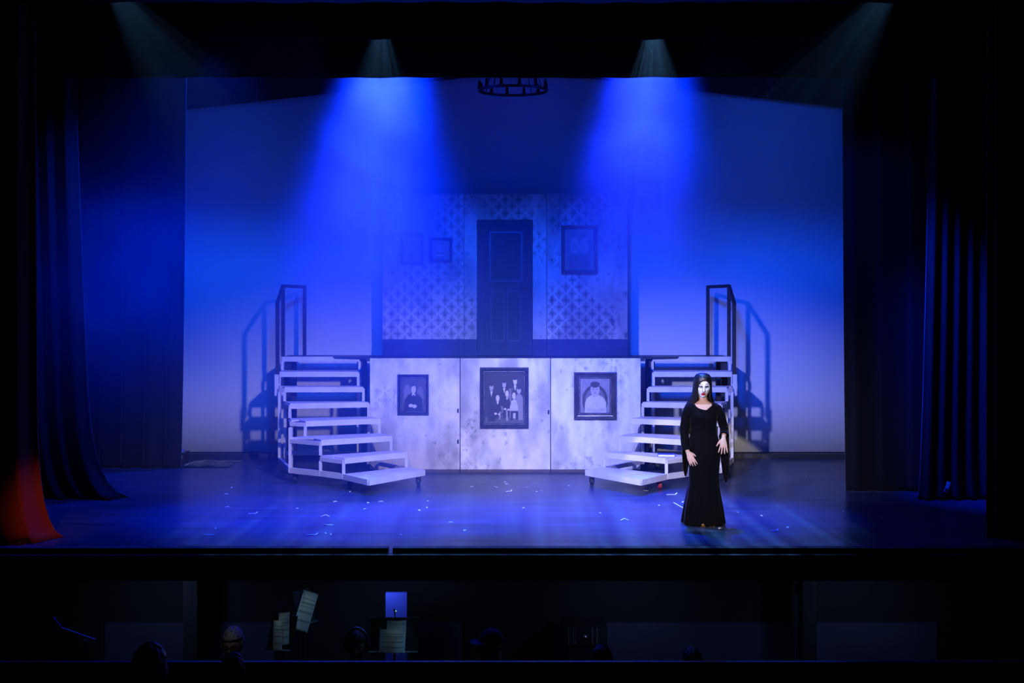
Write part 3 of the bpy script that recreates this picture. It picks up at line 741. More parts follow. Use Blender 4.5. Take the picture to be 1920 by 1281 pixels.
def hand_shape(mb, wrist, down, across, out, flip=1, sc=1.0, spread=.16, curl=.25):
    """palm + five fingers. down: towards the fingertips, across: towards the thumb, out: back of the hand"""
    d = Vector(down).normalized(); a = Vector(across); a = (a-d*a.dot(d)).normalized(); o = d.cross(a); 
    if o.dot(Vector(out)) < 0: o = -o
    w = Vector(wrist); P = lambda x,y,z: w+(a*x+d*y+o*z)*sc
    rings = []
    for y, hw, ht, cx in ((-.03,.021,.017,0),(0,.024,.016,0),(.03,.033,.016,.002),(.06,.040,.0145,.001),(.085,.041,.012,-.001),(.096,.036,.009,-.001)):
        rings.append([P(cx+hw*math.cos(t), y, ht*math.sin(t)) for t in [2*PI*k/20 for k in range(20)]])
    mb.loft(rings)
    for i, (x, L) in enumerate(((.030,.068),(.0105,.078),(-.010,.072),(-.029,.056))):
        ang = spread*(1.2-.8*i); b = P(x,.082,.002); pts = [b]; rad = [.0088]
        dirv = (d*math.cos(ang)+a*math.sin(ang)); cur = 0
        for q, (f, r) in enumerate(((.45,.0088),(.32,.0080),(.23,.0066))):
            cur += curl*(.5+.5*q)*(.7+.15*i)
            v = dirv*math.cos(cur)-o*math.sin(cur); pts.append(pts[-1]+v*(L*f+(.014 if q == 0 else 0))*sc); rad.append(r*sc)
        mb.tube(pts, rad, 10); mb.ball(pts[-1], .0064*sc, 8, 6)
    b = P(.020,.018,-.002); v1 = (a*.75+d*.75-o*.25).normalized(); v2 = (a*.45+d*.9-o*.3).normalized()
    pts = [b, b+v1*.034*sc, b+v1*.034*sc+v2*.030*sc, b+v1*.034*sc+v2*.054*sc]
    mb.tube(pts, [.0135*sc,.0115*sc,.0098*sc,.0075*sc], 10); mb.ball(pts[-1], .0072*sc, 8, 6)

def make_woman(px_, py_):
    W = Vector((px_, py_, 0))
    t = thing('person', W, 'woman in a long black velvet gown with long black hair standing on the stage floor', 'person')
    HC = (-.004,-.012,1.541); HS = 1.12                                              # eyes
    b = MB()
    head_shape(b, HC, HS, yaw=-.10, tilt=.03, n=84, m=72)
    b.loft([ering(-.004,.018,1.47,.048,.052), ering(-.003,.016,1.42,.046,.05), ering(0,.014,1.385,.052,.054), ering(0,.012,1.36,.085,.06), ering(0,.01,1.335,.145,.068),
            ering(0,.008,1.30,.165,.078), ering(0,.004,1.25,.150,.092), ering(0,0,1.19,.142,.104), ering(0,0,1.12,.125,.09), ering(0,0,1.0,.118,.08),
            ering(.012,.01,.9,.145,.095), ering(.014,.01,.80,.158,.105), ering(.012,.01,.74,.15,.10)])
    for s in (-1, 1):                                                     # legs inside the gown
        b.tube([(.012+s*.075,.01,.80),(.012+s*.07,.0,.46),(.015+s*.065,.01,.10)],[.082,.055,.038],14)
        b.tube([(.015+s*.065,.02,.085),(.015+s*.075,-.10,.04)],[.036,.030],12)
        b.ball((.004+s*.0,.0,1.0),(.03,.03,.03),8,6)
    armR = [(-.145,.008,1.300),(-.185,.012,1.24),(-.212,.02,1.05),(-.205,-.03,.93),(-.188,-.085,.815)]
    armL = [(.142,.008,1.300),(.190,.02,1.24),(.243,.06,1.08),(.228,-.03,1.02),(.203,-.125,.975)]
    for A in (armR, armL): b.tube(A, [.032,.036,.033,.031,.023], 16)
    # bust
    for s in (-1,1): b.ball((s*.066,-.050,1.21),(.060,.050,.060),14,10)
    hand_shape(b, armR[-1], (.10,-.07,-.23), (1,-.2,.25), (-.2,-1,0), sc=.98, spread=.10, curl=.18)
    hand_shape(b, armL[-1], (-.03,-.10,-.24), (-1,-.1,-.1), (0,-1,.3), sc=1.04, spread=.20, curl=.10)
    me = remeshed(b, .0042, 2, 'body')
    v = verts_np(me); n = len(v); x, y, z = (v[:,0]-HC[0])/HS, (v[:,1]-HC[1])/HS, (v[:,2]-HC[2])/HS
    ca, sa = math.cos(.10), math.sin(.10); xr = x*ca-y*sa; yr = x*sa+y*ca; xr = xr-.03*z; front = yr < .03
    col = np.tile(np.array((.66,.42,.33)), (n,1))
    face = (ell(xr,z,0,-.005,.074,.118) < 1) & front & (z > -.121)
    neck = (z < -.085) & (z > -.175) & ~face & (np.abs(xr) < .09)
    col[neck] = (.42,.22,.12)
    wface = sstep(1.05,.72,ell(xr,z,0,.0,.072,.118))[:,None]*face[:,None]
    col = col*(1-wface)+np.array((.86,.84,.88))*wface
    jaw = face & (z < -.02)
    k = (sstep(.036,.058,np.abs(xr))*sstep(-.01,-.05,z)*face)[:,None]*.75; col = col*(1-k)+np.array((.50,.24,.22))*k      # rouge down the cheeks
    sh = np.exp(-((np.abs(xr)-.031)/.020)**2-((z-.001)/.011)**2)*face; k = np.clip(sh*1.5,0,.97)[:,None]; col = col*(1-k)+np.array((.07,.07,.11))*k
    ll = face & (np.abs(z-.0065-.25*(.031-np.abs(np.abs(xr)-.031))*.2) < .0035) & (np.abs(np.abs(xr)-.033) < .021); col[ll] = (.02,.02,.03)
    lid = np.exp(-((np.abs(xr)-.031)/.014)**2-((z-.014)/.0045)**2)*face; k = np.clip(lid,0,.8)[:,None]; col = col*(1-k)+np.array((.55,.56,.66))*k
    bz = .030-.20*(np.abs(xr)-.033)**2/.02; br = face & (np.abs(z-bz) < .0028) & (np.abs(xr) > .012) & (np.abs(xr) < .052); col[br] = (.06,.05,.06)
    ns = face & (np.abs(np.abs(xr)-.013) < .0045) & (z < .0) & (z > -.045); col[ns] = col[ns]*.62
    nb = face & (np.abs(xr) < .010) & (np.abs(z+.052) < .004); col[nb] = col[nb]*.5
    lip = face & (ell(xr,z,0,-.071,.0235,.0145) < 1); col[lip] = (.62,.05,.07)
    mo = face & (ell(xr,z,0,-.0695,.017,.0048) < 1); col[mo] = (.06,.01,.015)
    ce = face & (z < -.095); col[ce] = col[ce]*.9
    nails = z < -10
    set_colors(me, col); link('body', me, M['skin'], t)
    for s in (-1, 1):                                                     # eyes and dark irises
        e = Matrix.Rotation(-.10,3,'Z') @ Vector((s*.031*HS,-.0555*HS,0)); c = Vector(HC)+e
        eb = MB().ball(c,(.0125,.0105,.0062),14,8).mesh('eye',smooth=True); eo = link('eye', eb, M['eye'], t)
        link('iris', MB().ball(c+Vector((0,-.0085,0)),(.0055,.0032,.0052),10,6).mesh('iris',smooth=True), M['iris'], eo)
    # ---------------- gown
    g = MB(); N = 160
    prof = [(1.372,.0,.075,.058),(1.352,.0,.125,.066),(1.332,.0,.160,.076),(1.305,.0,.172,.086),(1.27,.0,.168,.100),(1.235,.0,.158,.122),(1.20,.0,.155,.128),(1.15,.0,.147,.112),(1.10,.002,.142,.100),(1.05,.002,.140,.094),(1.0,.004,.146,.095),
            (.95,.008,.160,.104),(.88,.012,.172,.118),(.79,.014,.176,.124),(.70,.012,.170,.122),(.60,.010,.163,.118),(.50,.008,.162,.118),(.42,.006,.168,.124),(.33,.004,.184,.138),(.24,.002,.200,.152),(.16,.001,.213,.166),(.09,.0,.222,.178),(.04,.0,.228,.186),(.012,.0,.231,.19)]
    rr = []
    zz = [p[0] for p in prof]; dens = []
    for i in range(len(prof)-1):
        steps = 7 if zz[i] > 1.2 else 4
        for q in range(steps):
            f = q/steps; f2 = f
            dens.append(tuple(prof[i][k]+(prof[i+1][k]-prof[i][k])*f2 for k in range(4)))
    dens.append(prof[-1])
    for (z_, cx, a, bb) in dens:
        ring = []
        flare = max(0, (.62-z_)/.62); arm = max(0, 1-abs(z_-1.02)/.1)
        for k in range(N):
            th = 2*PI*k/N
            fold = 1+flare**1.2*(.06*math.sin(13*th+1.2*math.sin(3*th)+z_*2)+.02*math.sin(23*th+z_*5))
            wr = .0022*arm*math.sin(z_*190+math.sin(th*3)*2)
            c, s = math.cos(th), math.sin(th); p = 2.25
            bust = .010*math.exp(-((z_-1.20)/.05)**2)*(-s if s < 0 else 0)*(1-math.exp(-(c/.25)**2)*.5)
            hemw = .012*max(0,(.06-z_)/.06)*math.sin(th*9) if z_ < .06 else 0
            ring.append((cx+(a*fold+wr)*math.copysign(abs(c)**(2/p),c), .004+((bb)*fold+wr+bust)*math.copysign(abs(s)**(2/p),s), max(.006, z_+hemw*0)))
        rr.append(ring)
    V = [p for r in rr for p in r]; F = []
    neckline = [(-.20,1.42),(-.123,1.398),(-.117,1.36),(-.085,1.315),(-.055,1.297),(.0,1.284),(.018,1.281),(.04,1.303),(.085,1.335),(.088,1.37),(.094,1.42)]
    neck_back = 1.345
    for i in range(len(rr)-1):
        for k in range(N):
            q = [V[i*N+k],V[i*N+(k+1)%N],V[(i+1)*N+(k+1)%N],V[(i+1)*N+k]]
            mx = sum(p[0] for p in q)/4; my = sum(p[1] for p in q)/4; mz = sum(p[2] for p in q)/4
            if my < 0.02 and mz > 1.27 and inside(np.array([mx]),np.array([mz]),neckline)[0]: continue
            if mz > 1.35 and my >= .02: continue
            F.append((i*N+k,(i+1)*N+k,(i+1)*N+(k+1)%N,i*N+(k+1)%N))
    g.add(V, F)
    me = fair_border(g.mesh('gown', smooth=True), 14, .9); o = link('gown', me, M['velvet'], t)
    sd = o.modifiers.new('cloth','SOLIDIFY'); sd.thickness = .005; sd.offset = 1
    # sleeves: fitted to the elbow, opening into long points
    def sleeve(A, rad, drop, tip, name):
        s = MB(); pts = [Vector(p) for p in A]; m = len(pts); rings = []; NN = 36
        # subdivide the path
        P = []; Rr = []
        for i in range(m-1):
            for q in range(6):
                f = q/6; P.append(pts[i].lerp(pts[i+1],f)); Rr.append(rad[i]+(rad[i+1]-rad[i])*f)
        P.append(pts[-1]); Rr.append(rad[-1]); r = None
        for i, p in enumerate(P):
            tt = (P[min(i+1,len(P)-1)]-P[max(i-1,0)]).normalized()
            down = Vector((0,0,-1)); 
            if r is None: r = tt.cross(Vector((0,1,0))).normalized()
            else: r = (r-tt*r.dot(tt)).normalized()
            u = tt.cross(r); fr = max(0,(i/(len(P)-1)-.58)/.42)
            ring = []
            for k in range(NN):
                th = 2*PI*k/NN; o_ = r*math.cos(th)+u*math.sin(th)
                q = p+o_*Rr[i]*(1+.03*math.sin(th*5+i))
                hang = max(0, o_.dot(Vector(drop)))**1.5
                q = q+Vector(tip)*hang*fr**1.5
                ring.append(q)
            rings.append(ring)
        s.loft(rings, cap=False)
        me = s.mesh(name, smooth=True); o = link(name, me, M['velvet'], t)
        sd = o.modifiers.new('cloth','SOLIDIFY'); sd.thickness = .005; sd.offset = 1
    AR = [(-.115,.008,1.325),(-.158,.010,1.285),(-.188,.012,1.22),(-.212,.02,1.05),(-.207,-.02,.93),(-.196,-.065,.83)]
    AL = [(.110,.008,1.325),(.158,.012,1.285),(.195,.02,1.22),(.245,.06,1.075),(.235,-.01,1.02),(.216,-.085,.985)]
    sleeve(AR, [.040,.050,.049,.044,.043,.050], (-.5,.75,-.35), (.03,.06,-.30), 'sleeve')
    sleeve(AL, [.040,.050,.049,.044,.045,.054], (.35,.55,-.75), (.015,.03,-.50), 'sleeve')
    # ---------------- hair: a cap, and long lengths over the shoulders and down the back
    h = MB(); NH = 120
    hp = [(1.694,-.004,.012,.014,.016),(1.690,-.004,.014,.045,.052),(1.678,-.004,.016,.072,.084),(1.65,-.004,.018,.092,.112),(1.60,-.005,.02,.102,.124),(1.55,-.006,.022,.106,.124),(1.50,-.007,.026,.108,.116),(1.45,-.010,.032,.116,.110),(1.41,-.013,.038,.126,.102),
          (1.37,-.017,.048,.145,.095),(1.33,-.022,.058,.165,.092),(1.28,-.03,.068,.182,.088),(1.20,-.045,.078,.190,.080),(1.12,-.055,.084,.182,.072),(1.05,-.06,.086,.160,.060),(1.0,-.06,.086,.135,.04)]
    dn = []
    for i in range(len(hp)-1):
        for q in range(5): dn.append(tuple(hp[i][k]+(hp[i+1][k]-hp[i][k])*q/5 for k in range(5)))
    dn.append(hp[-1]); rr = []
    for (z_, cx, cy, a, bb) in dn:
        low = min(1,max(0,(1.62-z_)/.3)); ring = []
        for k in range(NH):
            th = 2*PI*k/NH; st = 1+low*(.018*math.sin(th*29+math.sin(th*4)*2)+.012*math.sin(th*47+z_*9))
            ring.append((cx+a*st*math.cos(th), cy+bb*st*math.sin(th), z_))
        rr.append(ring)
    V = [p for r in rr for p in r]; F = []
    for i in range(len(rr)-1):
        for k in range(NH):
            q = [V[i*NH+k],V[i*NH+(k+1)%NH],V[(i+1)*NH+(k+1)%NH],V[(i+1)*NH+k]]
            mx = sum(p[0] for p in q)/4; my = sum(p[1] for p in q)/4; mz = sum(p[2] for p in q)/4
            if my < 0.01 and ((mx+.002)/.075)**2+((mz-1.505)/.108)**2 < 1 : continue
            if my < .012 and mz < 1.51 and abs(mx+.002) < .070+max(0,(1.40-mz))*.9: continue
            if my < (.035 if mx < 0 else .045) and mz < 1.31: continue
            F.append((i*NH+k,(i+1)*NH+k,(i+1)*NH+(k+1)%NH,i*NH+(k+1)%NH))
    h.add(V, F); me = fair_border(h.mesh('hair', smooth=True), 16); o = link('hair', me, M['hair'], t)
    sd = o.modifiers.new('thick','SOLIDIFY'); sd.thickness = .02; sd.offset = -1
    # shoes at the hem, ear ring
    for s in (-1,1):
        sh = MB()
        sh.loft([[(.012+s*.052-.002+hw*math.cos(a_), yy+.028, .012+hh*max(0,math.sin(a_))) for a_ in [2*PI*k/14 for k in range(14)]] for yy, hw, hh in ((.03,.030,.05),(-.05,.036,.055),(-.13,.040,.045),(-.19,.036,.034),(-.215,.018,.018))])
        sh.box(.012+s*.052-.03,.012+s*.052+.03,-.17,.058,.0,.013)
        o = link('shoe', recalc(sh.mesh('shoe',smooth=True)), M['shoe'], t)
    e = MB().tube([(.072,-.012,1.497),(.074,-.02,1.48),(.070,-.024,1.462),(.066,-.024,1.455)], .0035, 8); e.ball((.066,-.024,1.45),.006,8,6)
    link('earring', e.mesh('earring',smooth=True), M['silver'], t)
    return t
make_woman(2.150, 11.15)

def sitter(x, y, floor, top, label, hair='dark_hair', shape='short', face=-1, lean=0.0, skin=(.45,.26,.20), group=None, sc=1.0, extras=None, turn=0.0):
    """a seated person: hips at seat height, feet on the floor; face=-1 looks to the house, +1 to the stage"""
    T = thing('person', (x,y,floor), label, 'person', group, rz=(0 if face < 0 else PI)+turn)
    H = top-floor; s = H/1.30
    b = MB(); e = (0,-.02+lean*.3,1.18*s)
    head_shape(b, e, s, n=40, m=32)
    b.loft([ering(0,.02,1.12*s,.055*s,.058*s,28), ering(0,.03,1.02*s,.058*s,.06*s,28), ering(0,.035,.98*s,.12*s,.075*s,28), ering(0,.03,.93*s,.20*s,.10*s,28), ering(0,.03,.8*s,.19*s,.12*s,28), ering(0,.03,.6*s,.165*s,.115*s,28), ering(0,.03,.42*s,.18*s,.13*s,28), ering(0,.02,.38*s,.15*s,.11*s,28)])
    for q in (-1,1):
        b.tube([(q*.18*s,.03,.93*s),(q*.235*s,.05,.70*s),(q*.20*s,-.17,.60*s),(q*.12*s,-.30,.62*s)],[.056*s,.047*s,.04*s,.028*s],14)
        hand_shape(b,(q*.12*s,-.30,.62*s),(-q*.2,-1,-.1),(-q*1,-.2,.2),(0,-.1,1),sc=s,curl=.3)
        b.tube([(q*.09*s,.02,.44*s),(q*.12*s,-.40*s,.46*s)],[.088*s,.062*s],14); b.tube([(q*.12*s,-.40*s,.46*s),(q*.12*s,-.38*s,.09*s)],[.060*s,.04*s],14)
        b.tube([(q*.12*s,-.36*s,.055*s),(q*.13*s,-.52*s,.040*s)],[.044*s,.038*s],12)
    me = remeshed(b, .009, 2, 'body'); v = verts_np(me); col = np.tile(np.array((.03,.03,.035)),(len(v),1))
    sk = v[:,2] > 1.03*s; col[sk] = skin
    hd = (v[:,1] < -.27) & (v[:,2] > .5*s); col[hd] = skin
    f = sk & (v[:,1] < e[1]-.05*s)
    col[f & (np.abs(np.abs(v[:,0])-.031*s) < .016*s) & (np.abs(v[:,2]-e[2]) < .009*s)] = (.05,.04,.04)
    col[f & (np.abs(v[:,0]) < .024*s) & (np.abs(v[:,2]-e[2]+.069*s) < .007*s)] = (.4,.13,.12)
    set_colors(me, col); link('body', me, M['skin'], T)
    # hair
    h = MB(); R = []; n = 48
    rnd = random.Random(int(abs(x)*100)); low = {'short':-.03,'bob':-.11,'cap':.035}[shape]
    V = []; F = []; rows = 22
    for i in range(rows+1):
        f = i/rows; a_ = PI/2-f*(PI*.62 if shape != 'cap' else PI*.5); ring = []
        for k in range(n):
            th = 2*PI*k/n; st = 1+(.035*math.sin(th*11+f*9)+.025*math.sin(th*19-f*14) if shape != 'cap' else 0)
            rz = .130*math.sin(a_); rad = math.cos(a_)
            ring.append((e[0]+.083*s*rad*math.cos(th)*st, e[1]+s*(.012+.107*rad*math.sin(th)*st), e[2]+s*rz*st))
        V += ring
    for i in range(rows):
        for k in range(n):
            q = [V[i*n+k],V[(i+1)*n+(k+1)%n]]; mz = (q[0][2]+q[1][2])/2-e[2]; my = (q[0][1]+q[1][1])/2-e[1]; 
            if my < -.02*s and mz < .055*s: continue
            if mz < low*s: continue
            F.append((i*n+k,(i+1)*n+k,(i+1)*n+(k+1)%n,i*n+(k+1)%n))
    h.add(V,F); me = h.mesh('hair' if shape != 'cap' else 'cap', smooth=True)
    o = link('hair' if shape != 'cap' else 'cap', me, M[hair], T); sd = o.modifiers.new('thick','SOLIDIFY'); sd.thickness = .016*s; sd.offset = -.6
    if shape == 'cap':
        br = MB().loft([[(e[0]+.08*s*math.cos(t_)*r_, e[1]-.08*s-.02*s-.09*s*max(0,math.sin(t_))*r_+.02*s, e[2]+.038*s+zz_) for t_ in [PI*k/12 for k in range(13)]] for r_, zz_ in ((.2,.004),(1,.004),(1,-.004),(.2,-.004))])
        link('brim', recalc(br.mesh('brim')), M[hair], T)
    if extras: extras(T, e, s)
    return T
def headphones(T, e, s):
    mb = MB().tube([(e[0]+.095*s*math.cos(a_), e[1]+.012, e[2]+.01*s+.135*s*math.sin(a_)) for a_ in [PI*k/16 for k in range(17)]], .011*s, 8)
    o = link('headphone_band', mb.mesh('headphone_band',smooth=True), M['steel'], T)
    for q in (-1,1): link('ear_cup', MB().tube([(e[0]+q*.080*s,e[1]+.012,e[2]-.005),(e[0]+q*.105*s,e[1]+.012,e[2]-.005)], .036*s, 14).mesh('ear_cup',smooth=True), M['rubber'], T)
def spectacles(T, e, s):
    mb = MB()
    for q in (-1,1):
        mb.tube([(e[0]+q*.033*s+.024*s*math.cos(a_), e[1]-.092*s, e[2]+.018*s*math.sin(a_)) for a_ in [2*PI*k/14 for k in range(14)]], .003*s, 6, True)
        mb.tube([(e[0]+q*.057*s,e[1]-.09*s,e[2]+.004),(e[0]+q*.078*s,e[1]+.01,e[2]+.004)], .003*s, 6)
    mb.tube([(e[0]-.01*s,e[1]-.094*s,e[2]+.004),(e[0]+.01*s,e[1]-.094*s,e[2]+.004)], .003*s, 6)
    link('spectacles', mb.mesh('spectacles'), M['iron'], T)
PF = -1.9
p = px(437,1178,8.75); sitter(p.x,8.75,PF,p.z,'grey-haired musician in spectacles facing out of the pit','grey_hair','short',-1,extras=spectacles,skin=(.55,.30,.24))
p = px(669,1183,8.9); sitter(p.x,8.9,PF,p.z,'musician wearing headphones in front of the music stand with two pages','dark_hair','short',-1,extras=headphones)
p = px(922,1181,8.8); sitter(p.x,8.8,PF,p.z,'musician in a peaked cap near the middle of the pit','cloth','cap',-1,turn=-1.1)
p = px(1128,1212,8.7); sitter(p.x,8.7,PF,p.z,'dark-haired musician with face half turned below the black equipment rack','dark_hair','bob',-1,turn=-.7)
p = px(1298,1217,8.7); sitter(p.x,8.7,PF,p.z,'dark-haired musician seen against the plain navy board','dark_hair','bob',1)
p = px(279,1212,5.6); sitter(p.x,5.6,-1.0,p.z,'audience member with a dark bob watching from the front row','dark_hair','bob',1)
p = px(435,1229,6.3); sitter(p.x,6.3,-1.0,p.z,'short-haired audience member below the grey-haired musician, rimmed in blue','dark_hair','short',1)

# ================================================================== THE PIT
def music_stand(x, y, zc, label, rz, w_=.46, h_=.30, tilt=.35):
    T = thing('music_stand', (x,y,PF), label, 'music stand', 'music stands in the pit', rz=rz)
    d = zc-PF; c, s_ = math.cos(tilt), math.sin(tilt)
    mb = MB(); V = [(-w_/2,0,0),(w_/2,0,0),(w_/2,h_*s_,h_*c),(-w_/2,h_*s_,h_*c)]
    V = [(a,b+dy,z_+d-.13) for dy in (0,.008) for a,b,z_ in V]
    mb.add(V,[(0,1,2,3),(7,6,5,4),(0,4,5,1),(1,5,6,2),(2,6,7,3),(3,7,4,0)]); mb.box(-w_/2,w_/2,-.05,.0,d-.135,d-.128)
    link('desk', mb.mesh('desk'), M['iron'], T)
    link('pole', MB().tube([(0,.06,.18),(0,.06,d-.06)],.012,8).mesh('pole'), M['iron'], T)
    for k in range(3):
        a = 2*PI*k/3+.5; link('foot', MB().tube([(0,.06,.2),(.26*math.cos(a),.06+.26*math.sin(a),.012)],.010,6).mesh('foot'), M['iron'], T)
    lamp = MB().tube([(0,h_*s_,d-.13+h_*c),(0,h_*s_-.03,d-.13+h_*c+.09),(0,h_*s_-.10,d-.13+h_*c+.10)],.006,6); lo = link('stand_lamp', lamp.mesh('stand_lamp'), M['iron'], T)
    return T, d, c, s_
def page(x, y, zc, rz, tilt, wd, ht, roll, label, light=None, power=.12, curve=.02):
    V = []; F = []; nx, nz = 24, 40; xs = []; 
    for s in (0,1):
        for j in range(nz+1):
            for i in range(nx+1):
                u = i/nx-.5; v = j/nz-.5
                V.append((u*wd, curve*(4*u*u)+.0015*s, v*ht)); xs.append((i/nx,j/nz))
    n = (nx+1)*(nz+1); I = lambda s,j,i: s*n+j*(nx+1)+i
    for j in range(nz):
        for i in range(nx): F += [(I(0,j,i),I(0,j,i+1),I(0,j+1,i+1),I(0,j+1,i)),(I(1,j,i),I(1,j+1,i),I(1,j+1,i+1),I(1,j,i+1))]
    me = mesh_from('sheet_music', V, F, True)
    u = np.array([a for a,_ in xs]); v = np.array([b for _,b in xs])
    ink = (u > .08) & (u < .92) & (np.mod(v*9,1) < .42) & (np.mod(v*45*1.0,1) < .5); col = np.full((len(V),3),.75); col[ink] = .38
    set_colors(me, col); o = link('sheet_music', me, M['sheet']); o.location = (x,y,zc)
    o.rotation_euler = (Matrix.Rotation(rz,3,'Z') @ Matrix.Rotation(-tilt,3,'X') @ Matrix.Rotation(roll,3,'Y')).to_euler()
    tag(o, label, 'sheet music')
    if light:
        l = bpy.data.lights.new('stand_lamp_or_fill','SPOT'); lo = bpy.data.objects.new('stand_lamp_or_fill',l); COL.objects.link(lo); l.energy = power*.3; l.color = (.55,.95,1)
        l.spot_size = 1.5; l.spot_blend = 1; l.shadow_soft_size = .02; lo.location = Vector((x,y,zc))+Vector(light); lo.rotation_euler = (Vector((x,y,zc))-lo.location).to_track_quat('-Z','Y').to_euler()
    return o
p = px(577,1142,9.4); music_stand(p.x,9.4,p.z,'black music stand holding a single slanting page',.9,.2); page(p.x,9.33,p.z,.55,.30,.15,.36,.42,'narrow slanting lit page on a music stand, tallest in the pit',(.1,-.16,.26),.9)
p = px(524,1190,9.2); music_stand(p.x,9.2,p.z,'black music stand with two overlapping upright pages',-.3,.26)
p1 = px(520,1192,9.1); page(p1.x,9.1,p1.z,0,.12,.085,.27,0,'dim upright page partly behind another on a music stand',(.02,-.12,.25),.28)
p1 = px(533,1180,9.13); page(p1.x,9.14,p1.z,.5,.10,.10,.29,.05,'dim upright page overlapping a second one, left of the slanting page',(.03,-.12,.25),.22)
p = px(738,1195,9.3); music_stand(p.x,9.3,p.z,'black music stand with two curved pages under the blue panel',0)
p1 = px(737,1203,9.2); page(p1.x-.01,9.2,p1.z,0,.2,.24,.21,.02,'wide curved page of printed music in front of the blue panel',(.08,-.16,.24),.45,.04)
p1 = px(742,1178,9.26); page(p1.x,9.28,p1.z,0,.2,.18,.12,0,'small page edge showing above the wide curved page',(.08,-.1,.2),.12,.04)
a, b = px(723,1112,10.2), px(763,1168,10.2)
t = thing('blue_panel', ((a.x+b.x)/2,10.2,PF), 'blue upright panel standing behind the curved pages in the pit', 'panel')
MB().box(a.x,b.x,10.2,10.24,PF+.05,a.z).build('panel_board', M['bluepanel'], t); MB().box(a.x-.02,b.x+.02,10.1,10.34,PF,PF+.05).build('panel_foot', M['iron'], t)
MB().ball((px(742,0,10.18).x,10.195,px(0,1147,10.18).z),.008).build('indicator', M['led'], t); MB().ball((px(739,0,10.18).x,10.195,px(0,1160,10.18).z),.008).build('indicator', M['led'], t)
# equipment rack
x0, x1, zt, zb = px(1055,0,10.5).x, px(1139,0,10.5).x, px(0,1177,10.5).z, px(0,1212,10.5).z
t = thing('equipment_rack', ((x0+x1)/2,10.65,PF), 'black equipment rack with pale vertical metal strips against the navy board', 'equipment rack')
MB().box(x0,x1,10.52,10.85,zb,zt).build('case', M['iron'], t)
MB().box(x0+.05,x1-.06,10.54,10.85,PF,zb).build('stand', M['iron'], t)
for f in (.135,.24,.665,.765):
    xx = x0+(x1-x0)*f; MB().box(xx-.007,xx+.007,10.51,10.52,zb+.01,zt-.005).build('metal_strip', M['steel'], t)
for f in (.19,.285,.70,.80):
    for k in range(5):
        xx = x0+(x1-x0)*f; zz = zb+.03+k*.034; MB().ball((xx,10.518,zz),.0055,8,6).build('knob', M['steel'], t)
MB().lathe(((x0+x1)/2-.0,10.515,(zt+zb)/2),[(.018,-.012),(.026,0),(.018,.012)],12).build('dial', M['steel'], t)
# wall boxes
a = px(1508,1102,10.95); t = thing('junction_box', (a.x,10.98,a.z), 'small pale box fixed on the dark pit wall near the right post', 'wall box')
MB().add([(a.x-.055,10.93,a.z-.05),(a.x+.04,10.93,a.z-.05),(a.x+.055,10.93,a.z+.05),(a.x-.04,10.93,a.z+.05),(a.x-.055,10.999,a.z-.05),(a.x+.04,10.999,a.z-.05),(a.x+.055,10.999,a.z+.05),(a.x-.04,10.999,a.z+.05)],[(0,1,2,3),(7,6,5,4),(0,4,5,1),(1,5,6,2),(2,6,7,3),(3,7,4,0)]).build('box_body', M['junction'], t)
MB().box(a.x+.058,a.x+.075,10.95,10.999,a.z-.03,a.z+.0).build('cable_gland', M['iron'], t)
a = px(373,1098,10.95); t = thing('junction_box', (a.x,10.98,a.z), 'black box fixed on the dark pit wall above the left post', 'wall box')
MB().box(a.x-.06,a.x+.06,10.92,10.999,a.z-.035,a.z+.035).build('box_body', M['iron'], t); MB().ball((px(386,0,10.92).x-.02,10.92,px(0,1099,10.92).z),.006,8,6).build('indicator', M['steel'], t)
a = px(977,1088,9.9); tag(MB().tube([(a.x-.055,10.99,a.z-.02),(a.x-.02,10.985,a.z-.03),(a.x+.03,10.985,a.z+.005),(a.x+.045,10.99,a.z+.04)],.004,6).build('loose_cable', M['steel']), 'short curl of pale cable on the dark pit wall below the stage edge', 'cable')
# microphone stand
a = px(148,1190,8.9)
t = thing('microphone_stand', (px(158,0,8.9).x,8.9,PF), 'boom microphone stand at the left end of the pit', 'microphone stand')
q = px(160,1200,8.9); MB().tube([(px(138,0,8.9).x,8.9,PF+.25),(q.x,8.9,q.z)],.011,8).build('pole', M['steel'], t)
MB().tube([px(113,1177,8.9),px(178,1200,8.9)],.009,8).build('boom', M['steel'], t)
MB().tube([px(96,1160,8.9),px(113,1177,8.9)],[.03,.018],12).build('microphone', M['iron'], t)
for k in range(3):
    aa = 2*PI*k/3; MB().tube([(px(138,0,8.9).x,8.9,PF+.28),(px(138,0,8.9).x+.28*math.cos(aa),8.9+.28*math.sin(aa),PF+.012)],.010,6).build('foot', M['iron'], t)

# ================================================================== HAZE
def volume(name, box, build, g=.6, tint=(1,1,1)):
    o = MB().box(*box).build(name, None); m = bpy.data.materials.new(name); m.use_nodes = True; nt = m.node_tree
    nt.nodes.remove(nt.nodes['Principled BSDF']); vs = nt.nodes.new('ShaderNodeVolumeScatter'); vs.inputs['Color'].default_value = (*tint,1); vs.inputs['Anisotropy'].default_value = g
    nt.links.new(vs.outputs[0], nt.nodes['Material Output'].inputs['Volume']); build(nt, vs); o.data.materials.append(m)
    o['kind'] = 'stuff'; return o, m
BLUE_TINT = (.22, .45, 1.0)                     # blue light put into the haze tint, so front light barely shows
def flat_haze(nt, vs): vs.inputs['Density'].default_value = .009
o, m = volume('haze', (-7.5,7.5,12.55,16.58,.003,9.1), flat_haze)
def head_haze(nt, vs): vs.inputs['Density'].default_value = .010
volume('haze', (-2.4,-.7,11.05,12.32,4.3,6.6), head_haze); volume('haze', (.9,2.5,11.05,12.32,4.3,6.6), head_haze)
